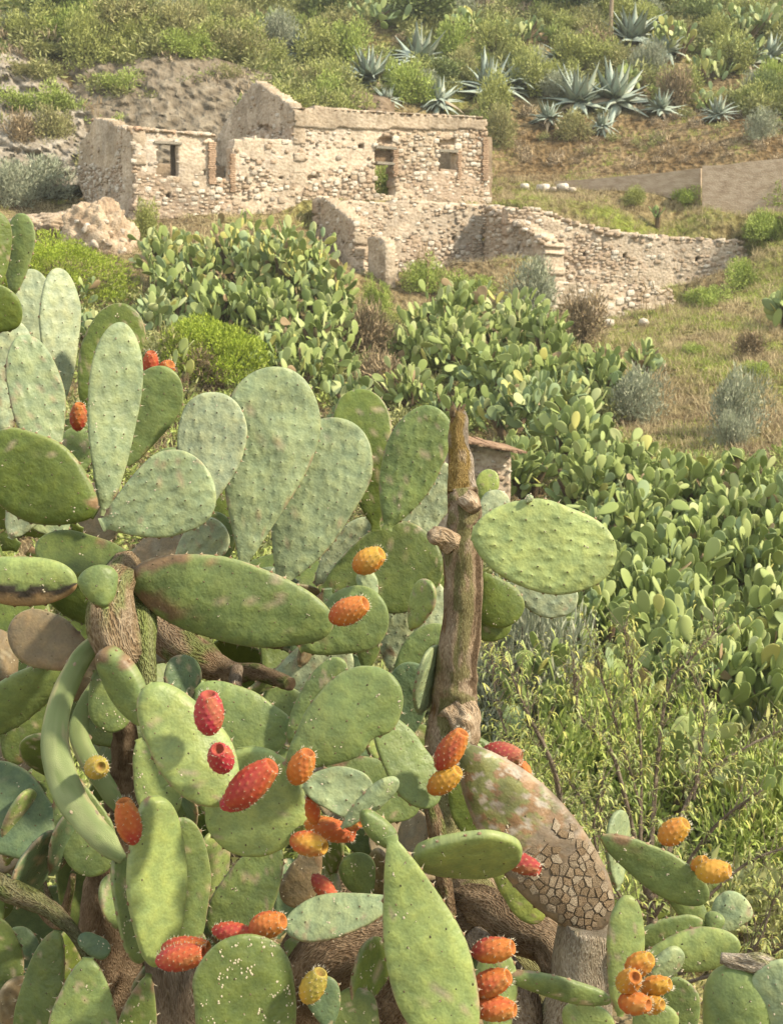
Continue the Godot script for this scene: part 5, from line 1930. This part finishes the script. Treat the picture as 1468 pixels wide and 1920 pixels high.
# ---------------------------------------------------------------- the cacti close to the camera
func near_cacti():
	var big := thing("prickly_pear", "large prickly pear crowded with overlapping pads and red fruit, closest to the viewer", "cactus", ground_under(330, 3.1, 1900))
	var tr := thing("old_prickly_pear", "old prickly pear with bare corky trunk, one round pad and a cracked pad", "cactus", ground_under(1000, 3.0, 1900))
	var lo := thing("low_prickly_pear", "blurred prickly pear pads with a torn brown top in the bottom corner", "cactus", ground_under(1400, 2.6, 1900))
	var bark := [Color(0.22, 0.155, 0.10), Color(0.155, 0.18, 0.07), Color(0.34, 0.26, 0.18)]
	var darkbark := [Color(0.24, 0.175, 0.12), Color(0.17, 0.125, 0.085), Color(0.33, 0.255, 0.18)]
	var grey := [Color(0.25, 0.20, 0.155), Color(0.17, 0.13, 0.10), Color(0.36, 0.30, 0.245)]
	var pale := [Color(0.48, 0.42, 0.335), Color(0.33, 0.32, 0.19), Color(0.60, 0.54, 0.46)]

	# woody frame of the big plant
	limb(big, "trunk", [[215, 2250, 3.05, 90], [205, 1900, 3.0, 70], [200, 1720, 2.9, 50], [222, 1560, 2.85, 36], [235, 1420, 2.8, 26], [230, 1330, 2.75, 22]], darkbark)
	limb(big, "trunk", [[380, 2250, 2.9, 80], [345, 1950, 2.7, 60], [330, 1820, 2.65, 52], [300, 1740, 2.8, 40]], grey)
	limb(big, "branch", [[560, 1950, 2.75, 75], [600, 1820, 2.6, 62], [700, 1770, 2.6, 60], [900, 1740, 2.62, 50]], darkbark, {"flat": 0.6})
	limb(big, "branch", [[620, 2050, 2.75, 60], [760, 1850, 2.72, 60], [900, 1790, 2.75, 40]], darkbark)
	limb(big, "branch", [[290, 1160, 2.85, 42], [350, 1220, 2.75, 40], [430, 1260, 2.7, 22], [480, 1260, 2.62, 16], [545, 1283, 2.55, 13]], bark)
	limb(big, "branch", [[445, 1255, 2.58, 12], [440, 1290, 2.5, 13], [452, 1318, 2.42, 9]], grey)
	limb(big, "branch", [[240, 1060, 2.52, 30], [215, 1110, 2.42, 36], [212, 1170, 2.38, 48], [222, 1215, 2.36, 44], [240, 1240, 2.37, 30]], [Color(0.29, 0.215, 0.13), Color(0.24, 0.26, 0.12), Color(0.42, 0.34, 0.25)], {"rough": 0.16})
	limb(big, "branch", [[245, 1070, 2.55, 18], [268, 1160, 2.48, 26], [272, 1230, 2.45, 20], [280, 1310, 2.45, 16]], [Color(0.22, 0.27, 0.10), Color(0.2, 0.25, 0.1), Color(0.27, 0.3, 0.15)], {"rough": 0.05})
	limb(big, "branch", [[-40, 1640, 2.45, 24], [40, 1680, 2.42, 22], [95, 1705, 2.4, 17], [140, 1750, 2.38, 12], [165, 1795, 2.36, 10]], [Color(0.17, 0.18, 0.09), Color(0.13, 0.15, 0.06), Color(0.24, 0.2, 0.14)])
	limb(big, "branch", [[60, 1610, 2.75, 18], [75, 1680, 2.72, 20], [110, 1730, 2.7, 14], [130, 1680, 2.62, 8], [137, 1640, 2.6, 6]], bark)
	limb(big, "branch", [[800, 1480, 2.6, 13], [820, 1560, 2.58, 16], [830, 1640, 2.58, 15], [845, 1720, 2.6, 12]], bark)
	limb(big, "branch", [[690, 1640, 2.95, 40], [620, 1720, 2.95, 50], [560, 1850, 2.95, 60], [520, 2000, 3.0, 70]], darkbark)

	# pads, upper part
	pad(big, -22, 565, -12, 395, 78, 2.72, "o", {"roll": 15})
	pad(big, 24, 556, 48, 403, 56, 2.8, "m", {"roll": -20, "bend": 0.08})
	pad(big, -60, 600, 38, 568, 92, 2.64, "o", {"roll": 10})
	pad(big, 62, 680, 60, 503, 74, 3.1, "p")
	pad(big, 108, 765, 112, 502, 78, 2.95, "p", {"roll": 28, "bend": 0.0, "mid": 0.55})
	pad(big, 10, 820, 22, 598, 95, 2.88, "p", {"mid": 0.62})
	pad(big, 98, 880, 44, 628, 108, 2.62, "g", {"roll": 8, "mid": 0.58, "bend": 0.0})
	pad(big, 196, 968, 229, 604, 100, 2.5, "g", {"roll": 14, "mid": 0.60, "bend": 0.0, "cup": 0.03})
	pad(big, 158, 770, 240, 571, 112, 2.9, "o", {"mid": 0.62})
	pad(big, 222, 885, 318, 690, 104, 2.75, "m", {"mid": 0.62})
	pad(big, 362, 990, 412, 736, 138, 2.72, "p", {"mid": 0.66, "roll": -8})
	pad(big, 190, 985, 398, 895, 165, 2.42, "g", {"mid": 0.64, "bend": 0.0, "cup": 0.02, "speck": 22})
	pad(big, 182, 962, -28, 836, 168, 2.44, "o", {"mid": 0.55, "roll": -14, "bend": 0.05, "th": 0.034})
	pad(big, 453, 1070, 535, 690, 178, 2.86, "g", {"mid": 0.68, "roll": 6, "bend": 0.02, "warp": 0.016})
	pad(big, 525, 1100, 655, 788, 172, 2.96, "g", {"mid": 0.64, "warp": 0.014})
	pad(big, 706, 996, 668, 729, 116, 3.08, "o", {"mid": 0.66})
	pad(big, 725, 994, 814, 763, 122, 2.98, "m", {"mid": 0.62, "warp": 0.016, "bumpy": true})
	pad(big, 752, 1040, 836, 868, 96, 3.16, "p", {"mid": 0.6})
	pad(big, 600, 1110, 828, 1040, 168, 3.12, "d", {"mid": 0.62})
	pad(big, 590, 1096, 705, 975, 74, 3.2, "p")
	pad(big, 246, 1078, 624, 1178, 154, 2.46, "m", {"mid": 0.5, "taper": 0.04, "scar": 0.04, "roll": 16, "bend": -0.03, "cork": 0.10, "th": 0.032})
	pad(big, 280, 1062, 450, 1062, 40, 2.52, "b", {"roll": 40, "cork": 0.5})
	pad(big, 560, 1215, 722, 1130, 128, 2.62, "m", {"mid": 0.6})
	pad(big, 700, 1135, 682, 1066, 42, 2.63, "g")
	pad(big, 686, 1262, 696, 1160, 50, 2.95, "d")
	pad(big, 735, 1262, 765, 1120, 86, 3.25, "p")
	pad(big, 790, 1225, 815, 1090, 66, 3.18, "p", {"warp": 0.02})
	pad(big, 735, 1290, 836, 1176, 84, 2.98, "m")
	pad(big, 758, 1390, 772, 1240, 88, 2.88, "t")
	pad(big, 785, 1340, 818, 1208, 58, 2.76, "g", {"roll": 66})
	pad(big, 20, 1010, 60, 930, 70, 2.95, "p")
	pad(big, 330, 1060, 420, 985, 90, 2.95, "p")
	pad(big, 120, 1010, 60, 900, 110, 3.0, "g")
	pad(big, 420, 1060, 395, 960, 70, 3.05, "m")
	# left middle
	pad(big, 272, 1066, 66, 1020, 88, 2.52, "d", {"cork": 0.12, "roll": 14})
	pad(big, -80, 1082, 147, 1092, 102, 2.34, "l", {"dead": 0.75, "mid": 0.5, "th": 0.03, "roll": 12})
	pad(big, 198, 1142, 178, 1060, 78, 2.3, "m", {"mid": 0.6, "th": 0.04})
	pad(big, 195, 1215, 280, 1355, 62, 2.3, "m", {"mid": 0.45, "roll": 40, "th": 0.04, "cork": 0.12})
	pad(big, 172, 1235, 18, 1170, 110, 2.46, "b", {"cork": 0.2, "mid": 0.55})
	pad(big, 135, 1245, -90, 1390, 96, 2.52, "m", {"mid": 0.5, "roll": -30})
	pad(big, 180, 1255, 222, 1372, 82, 2.42, "m", {"mid": 0.62, "speck": 30})
	limb(big, "curved_pad", [[192, 1195, 2.43, 14], [150, 1238, 2.39, 20], [113, 1320, 2.36, 22], [106, 1410, 2.33, 27], [134, 1495, 2.3, 29], [190, 1570, 2.27, 25], [232, 1612, 2.26, 10]], [Color(0.20, 0.25, 0.105), Color(0.17, 0.22, 0.085), Color(0.25, 0.29, 0.135)], {"rough": 0.07, "mat": M.smooth_stem, "spots": 0.02, "flat": 0.55, "sides": [[0.0, 0.3, Color(0.31, 0.30, 0.15)], [3.14, 0.3, Color(0.30, 0.29, 0.15)]]})
	limb(big, "curved_pad", [[190, 1270, 2.46, 12], [160, 1325, 2.44, 16], [148, 1375, 2.42, 18], [170, 1430, 2.41, 20], [208, 1488, 2.4, 17], [232, 1530, 2.4, 7]], [Color(0.18, 0.23, 0.09), Color(0.16, 0.21, 0.08), Color(0.22, 0.26, 0.11)], {"rough": 0.07, "mat": M.smooth_stem, "spots": 0.02, "flat": 0.55, "sides": [[0.0, 0.3, Color(0.29, 0.29, 0.14)]]})
	pad(big, 112, 1600, -70, 1455, 165, 2.62, "t", {"mid": 0.55})
	pad(big, 115, 1430, 188, 1640, 108, 2.5, "m", {"mid": 0.62, "roll": 16, "speck": 12, "cork": 0.08})
	pad(big, 260, 1385, 318, 1535, 86, 2.36, "l", {"mid": 0.6})
	pad(big, 288, 1492, 292, 1812, 112, 2.2, "l", {"mid": 0.42, "roll": -24, "cup": 0.10, "th": 0.034, "areoles": 0.25})
	pad(big, 222, 1600, 270, 1806, 62, 2.28, "m", {"mid": 0.5, "roll": -40})
	pad(big, 352, 1785, 336, 1530, 108, 2.3, "m", {"mid": 0.5, "areoles": 0.3, "roll": 12})
	pad(big, 275, 1285, 430, 1506, 148, 2.1, "l", {"mid": 0.48, "bend": 0.03, "roll": -10, "th": 0.03})
	pad(big, 372, 1285, 548, 1440, 150, 2.32, "m", {"mid": 0.55, "warp": 0.014})
	pad(big, 462, 1400, 492, 1604, 200, 2.2, "l", {"mid": 0.52, "taper": 0.05, "roll": 8, "warp": 0.014, "th": 0.03})
	pad(big, 536, 1440, 742, 1272, 152, 2.13, "m", {"mid": 0.6, "notch": 0.22, "bend": 0.0})
	pad(big, 538, 1400, 642, 1234, 76, 2.3, "m", {"mid": 0.62})
	pad(big, 470, 1350, 655, 1215, 130, 2.74, "p")
	pad(big, 440, 1340, 580, 1330, 90, 2.6, "m")
	pad(big, 566, 1470, 702, 1492, 98, 2.12, "g", {"mid": 0.58, "warp": 0.02, "cup": 0.12})
	pad(big, 640, 1552, 745, 1458, 40, 2.07, "g", {"mid": 0.6, "roll": 30})
	pad(big, 712, 1340, 806, 1512, 98, 2.3, "m", {"mid": 0.5, "roll": -18, "bend": 0.10})
	pad(big, 612, 1430, 785, 1520, 104, 2.46, "m", {"mid": 0.55})
	pad(big, 732, 1566, 858, 1985, 162, 1.95, "l", {"mid": 0.62, "bend": 0.0, "cup": -0.04})
	pad(big, 678, 1520, 742, 1588, 50, 2.03, "m", {"mid": 0.5, "th": 0.034})
	pad(big, 775, 1606, 978, 1588, 84, 2.0, "l", {"mid": 0.5, "roll": 62, "th": 0.03})
	pad(big, 750, 1690, 532, 1735, 82, 2.26, "g", {"mid": 0.6, "cork": 0.05, "speck": 14, "roll": 20})
	pad(big, 480, 2020, 440, 1752, 215, 2.0, "d", {"mid": 0.5, "speck": 170, "roll": 8})
	pad(big, 522, 1585, 408, 1760, 116, 2.36, "m", {"mid": 0.5, "cup": 0.1})
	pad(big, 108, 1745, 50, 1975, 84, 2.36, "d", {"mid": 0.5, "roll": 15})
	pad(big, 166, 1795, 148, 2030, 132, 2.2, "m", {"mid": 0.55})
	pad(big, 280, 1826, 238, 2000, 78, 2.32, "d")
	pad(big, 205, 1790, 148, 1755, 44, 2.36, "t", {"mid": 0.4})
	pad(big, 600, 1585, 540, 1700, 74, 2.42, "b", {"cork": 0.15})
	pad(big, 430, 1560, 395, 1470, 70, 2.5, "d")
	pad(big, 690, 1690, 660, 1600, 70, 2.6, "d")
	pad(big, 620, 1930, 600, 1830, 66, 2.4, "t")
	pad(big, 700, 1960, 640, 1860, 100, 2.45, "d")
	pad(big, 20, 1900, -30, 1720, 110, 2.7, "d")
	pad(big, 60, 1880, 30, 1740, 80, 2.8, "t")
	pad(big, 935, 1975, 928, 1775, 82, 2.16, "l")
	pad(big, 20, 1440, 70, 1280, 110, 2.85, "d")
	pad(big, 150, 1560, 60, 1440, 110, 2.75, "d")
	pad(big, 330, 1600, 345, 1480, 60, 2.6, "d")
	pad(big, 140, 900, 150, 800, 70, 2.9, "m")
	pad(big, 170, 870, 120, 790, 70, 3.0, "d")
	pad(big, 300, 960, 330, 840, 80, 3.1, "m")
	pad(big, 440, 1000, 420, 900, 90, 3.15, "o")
	# narrow, tilted and edge-on pads crowding the gaps
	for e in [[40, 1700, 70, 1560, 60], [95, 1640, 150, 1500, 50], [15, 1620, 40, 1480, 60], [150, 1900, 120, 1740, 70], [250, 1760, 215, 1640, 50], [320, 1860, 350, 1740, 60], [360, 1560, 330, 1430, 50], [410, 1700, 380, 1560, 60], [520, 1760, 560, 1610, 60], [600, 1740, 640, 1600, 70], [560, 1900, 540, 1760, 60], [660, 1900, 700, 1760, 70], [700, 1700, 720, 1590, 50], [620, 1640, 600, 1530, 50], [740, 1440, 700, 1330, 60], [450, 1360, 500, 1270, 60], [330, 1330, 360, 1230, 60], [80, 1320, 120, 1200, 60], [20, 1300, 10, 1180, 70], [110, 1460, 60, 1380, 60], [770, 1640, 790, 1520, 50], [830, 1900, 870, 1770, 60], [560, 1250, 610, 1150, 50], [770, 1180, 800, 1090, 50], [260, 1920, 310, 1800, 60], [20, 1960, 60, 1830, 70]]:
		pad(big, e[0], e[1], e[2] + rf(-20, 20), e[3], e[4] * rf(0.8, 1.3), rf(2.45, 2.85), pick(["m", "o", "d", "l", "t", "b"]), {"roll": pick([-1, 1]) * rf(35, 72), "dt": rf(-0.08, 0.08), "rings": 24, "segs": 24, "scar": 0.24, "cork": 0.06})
	# deeper pads, in dark tones that paint in the shade
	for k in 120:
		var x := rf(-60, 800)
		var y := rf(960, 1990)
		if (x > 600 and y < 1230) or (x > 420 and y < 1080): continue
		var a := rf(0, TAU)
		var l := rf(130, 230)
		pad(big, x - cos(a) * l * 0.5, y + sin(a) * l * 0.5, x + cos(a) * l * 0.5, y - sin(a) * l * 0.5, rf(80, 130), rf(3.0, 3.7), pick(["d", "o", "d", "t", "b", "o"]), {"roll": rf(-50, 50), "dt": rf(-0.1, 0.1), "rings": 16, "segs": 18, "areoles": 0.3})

	# the old plant: bare trunk and what hangs on it
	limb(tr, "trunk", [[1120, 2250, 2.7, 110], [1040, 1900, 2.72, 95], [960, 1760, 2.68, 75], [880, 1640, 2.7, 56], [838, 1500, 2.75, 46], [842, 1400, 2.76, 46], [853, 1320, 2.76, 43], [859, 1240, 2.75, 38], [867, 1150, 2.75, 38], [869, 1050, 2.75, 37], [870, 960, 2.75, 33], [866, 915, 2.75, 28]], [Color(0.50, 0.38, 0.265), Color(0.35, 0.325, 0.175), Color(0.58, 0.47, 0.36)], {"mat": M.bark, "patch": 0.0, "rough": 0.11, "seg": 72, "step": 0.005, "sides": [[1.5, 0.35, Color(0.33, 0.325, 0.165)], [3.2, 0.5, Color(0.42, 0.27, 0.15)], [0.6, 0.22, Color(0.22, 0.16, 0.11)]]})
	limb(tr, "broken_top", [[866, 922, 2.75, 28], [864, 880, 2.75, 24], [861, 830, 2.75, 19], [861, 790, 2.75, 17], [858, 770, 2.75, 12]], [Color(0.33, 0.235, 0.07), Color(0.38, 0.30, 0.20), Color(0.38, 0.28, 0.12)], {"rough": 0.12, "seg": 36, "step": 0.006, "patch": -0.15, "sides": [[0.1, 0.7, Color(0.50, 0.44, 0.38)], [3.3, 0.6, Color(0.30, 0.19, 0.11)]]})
	for k in 9:
		var a := TAU * k / 9.0
		var x := 858.0 + cos(a) * 11.0
		limb(tr, "splinter", [[x, 782, 2.75 - sin(a) * 0.011, 5], [x + rf(-3, 3), 770 + rf(-6, 6), 2.75 - sin(a) * 0.011, 3.5], [x + rf(-5, 5), 758 + rf(-6, 10), 2.75 - sin(a) * 0.012, 1]], [Color(0.40, 0.30, 0.18), Color(0.33, 0.27, 0.19), Color(0.50, 0.42, 0.33)], {"rough": 0.3, "seg": 8, "step": 0.004})
	limb(tr, "knot", [[850, 1020, 2.73, 22], [832, 1008, 2.72, 19], [814, 1006, 2.71, 16], [806, 1000, 2.7, 7]], [Color(0.40, 0.31, 0.22), Color(0.28, 0.21, 0.14), Color(0.50, 0.41, 0.31)], {"mat": M.soft_bark, "rough": 0.32, "step": 0.004, "seg": 44})
	limb(tr, "knot", [[866, 930, 2.74, 18], [882, 942, 2.72, 18], [893, 958, 2.71, 11]], [Color(0.40, 0.31, 0.22), Color(0.28, 0.21, 0.14), Color(0.50, 0.41, 0.31)], {"mat": M.soft_bark, "rough": 0.32, "step": 0.004, "seg": 44})
	limb(tr, "knot", [[852, 1320, 2.74, 34], [868, 1345, 2.73, 32], [876, 1372, 2.71, 24], [872, 1400, 2.68, 14]], [Color(0.40, 0.31, 0.22), Color(0.28, 0.21, 0.14), Color(0.50, 0.41, 0.31)], {"mat": M.soft_bark, "rough": 0.32, "step": 0.004, "seg": 44})
	pad(tr, 884, 1000, 1155, 1046, 176, 2.56, "r", {"mid": 0.53, "taper": 0.02, "scar": 0.0, "cork": -0.1, "bend": 0.0, "cup": 0.02, "warp": 0.016, "th": 0.026, "bumpy": true})
	pad(tr, 986, 944, 996, 928, 16, 2.55, "g", {"called": "young_pad", "th": 0.02})
	pad(tr, 905, 1075, 958, 1172, 92, 2.84, "o")
	pad(tr, 905, 1120, 935, 1200, 80, 2.87, "o")
	pad(tr, 950, 1098, 1082, 1128, 90, 2.9, "p", {"warp": 0.016})
	pad(tr, 906, 945, 920, 880, 46, 2.92, "y")
	pad(tr, 890, 985, 948, 925, 56, 2.88, "p")
	pad(tr, 866, 1398, 1136, 1742, 180, 2.34, "y", {"called": "cracked_pad", "rings": 96, "segs": 110, "mid": 0.56, "arc": 0.10, "th": 0.05, "mottle": true, "roll": -6, "bend": -0.02, "areoles": 0.6, "warp": 0.014})
	plates(pad_list[-1], 0.42, 0.95)
	pad(tr, 850, 1435, 918, 1575, 96, 2.52, "o")
	pad(tr, 915, 1590, 1016, 1730, 72, 2.44, "y", {"mid": 0.6})
	limb(tr, "trunk", [[1010, 2200, 2.5, 95], [1070, 1960, 2.42, 70], [1090, 1860, 2.38, 60], [1095, 1790, 2.37, 60], [1108, 1730, 2.36, 58]], pale, {"rough": 0.09, "patch": -0.05})
	limb(tr, "branch", [[820, 1680, 2.75, 30], [900, 1700, 2.62, 40], [960, 1740, 2.55, 46], [1030, 1770, 2.5, 40], [1050, 1840, 2.46, 30], [1070, 1900, 2.45, 40]], darkbark)
	limb(tr, "branch", [[890, 1760, 2.5, 26], [950, 1820, 2.42, 26], [980, 1880, 2.4, 30], [990, 1960, 2.4, 34]], grey)
	pad(tr, 1162, 1905, 1180, 1680, 74, 2.1, "l", {"mid": 0.55, "roll": 20})
	pad(tr, 1195, 1762, 1325, 1738, 68, 2.3, "m", {"mid": 0.5, "roll": 25})
	pad(tr, 1205, 1800, 1385, 1768, 82, 2.2, "l", {"mid": 0.55, "roll": 15})
	pad(tr, 1342, 1748, 1390, 1678, 76, 2.36, "g", {"mid": 0.6})
	pad(tr, 1330, 1748, 1345, 1712, 40, 2.3, "m", {"called": "young_pad", "th": 0.03})
	pad(tr, 1244, 1650, 1322, 1738, 56, 2.42, "m")
	pad(tr, 1126, 1566, 1324, 1678, 82, 2.25, "m", {"mid": 0.55, "bend": 0.08, "roll": 20})
	pad(tr, 1155, 1668, 1150, 1518, 44, 2.6, "g", {"roll": 62})
	pad(tr, 1212, 1838, 1280, 1784, 42, 2.14, "g", {"roll": 45})
	pad(tr, 952, 1828, 1150, 1884, 44, 2.16, "m", {"mid": 0.45, "roll": 30, "bend": -0.08})
	pad(tr, 1090, 1975, 1110, 1880, 110, 2.25, "l")
	pad(tr, 1240, 1985, 1225, 1880, 90, 2.2, "l")
	pad(tr, 1290, 1960, 1260, 1830, 80, 2.42, "m")
	pad(tr, 885, 1380, 935, 1420, 24, 2.72, "m", {"th": 0.02})
	pad(tr, 880, 1385, 905, 1415, 18, 2.7, "l", {"th": 0.016})
	pad(lo, 1370, 1995, 1392, 1810, 150, 1.95, "m", {"mid": 0.55, "th": 0.06})
	pad(lo, 1500, 1960, 1450, 1800, 120, 1.92, "g", {"mid": 0.6})
	limb(lo, "torn_top", [[1350, 1798, 1.95, 10], [1390, 1806, 1.94, 16], [1430, 1812, 1.93, 16], [1480, 1830, 1.92, 12]], pale, {"rough": 0.4, "step": 0.005})

	# fruit
	var cr := Color(0.42, 0.022, 0.05)
	var rd := Color(0.38, 0.03, 0.025)
	var ro := Color(0.47, 0.085, 0.02)
	var og := Color(0.53, 0.165, 0.02)
	var ye := Color(0.56, 0.31, 0.03)
	var gy := Color(0.36, 0.30, 0.05)
	fruit(393, 1372, 392, 1300, 56, 2.05, cr, cr.lerp(ro, 0.35))
	fruit(420, 1438, 409, 1404, 48, 2.05, cr, cr.lerp(ro, 0.3), {"dt": -0.06})
	fruit(432, 1503, 512, 1434, 62, 2.04, rd, ro)
	fruit(420, 1510, 488, 1478, 46, 2.07, cr, rd)
	fruit(552, 1464, 579, 1410, 48, 2.05, og, og.lerp(ro, 0.4))
	fruit(175, 1440, 190, 1438, 43, 2.3, ye, gy, {"dt": -0.05})
	fruit(250, 1577, 232, 1500, 47, 2.16, rd, og)
	fruit(300, 1802, 384, 1788, 50, 2.12, rd.lerp(cr, 0.5), ro)
	fruit(310, 1778, 392, 1776, 42, 2.16, rd, og)
	fruit(404, 1744, 476, 1754, 38, 2.1, rd, ro)
	fruit(474, 1742, 532, 1726, 50, 2.08, ro, og)
	fruit(574, 1874, 602, 1822, 46, 2.0, ye, gy)
	fruit(550, 1575, 610, 1590, 46, 2.12, ro, ye, {"dt": -0.03})
	fruit(578, 1545, 664, 1567, 44, 2.18, og, ro)
	fruit(590, 1542, 582, 1494, 28, 2.15, og, ro)
	fruit(652, 1548, 676, 1544, 24, 2.14, rd, og)
	fruit(590, 1644, 630, 1692, 34, 2.36, rd * 0.7, ro)
	fruit(624, 1160, 686, 1130, 50, 2.42, ro, og, {"dt": -0.03})
	fruit(668, 1066, 716, 1036, 48, 2.6, og, ye)
	fruit(282, 700, 284, 660, 30, 2.82, rd, ro)
	fruit(308, 698, 320, 682, 30, 2.82, rd, og)
	fruit(146, 804, 150, 757, 32, 2.72, rd, og)
	fruit(824, 1438, 868, 1372, 48, 2.25, rd, og)
	fruit(808, 1482, 860, 1444, 44, 2.26, og, ye)
	fruit(910, 1408, 978, 1420, 44, 2.66, rd * 0.8, Color(0.34, 0.13, 0.06))
	fruit(968, 1430, 992, 1456, 28, 2.68, ro, og)
	fruit(948, 1608, 1012, 1632, 38, 2.14, rd * 0.75, rd)
	fruit(1240, 1575, 1286, 1543, 46, 2.2, og, ye)
	fruit(1308, 1636, 1368, 1632, 44, 2.2, ye, og.lerp(ye, 0.6))
	fruit(1300, 1628, 1322, 1610, 26, 2.23, og, ye)
	fruit(890, 1786, 962, 1776, 48, 2.0, rd, og)
	fruit(888, 1856, 954, 1830, 50, 2.0, ro, og)
	fruit(888, 1888, 966, 1894, 48, 2.0, ro, og)
	fruit(1178, 1820, 1220, 1796, 44, 2.03, og, ye)
	fruit(1168, 1848, 1190, 1832, 44, 2.01, ye, og, {"dt": -0.05})
	fruit(1204, 1852, 1256, 1844, 38, 2.05, og, ye)
	fruit(1164, 1878, 1216, 1884, 44, 2.0, ro, og, {"dt": -0.03})
	fruit(1205, 1884, 1242, 1884, 36, 2.04, og, ye)
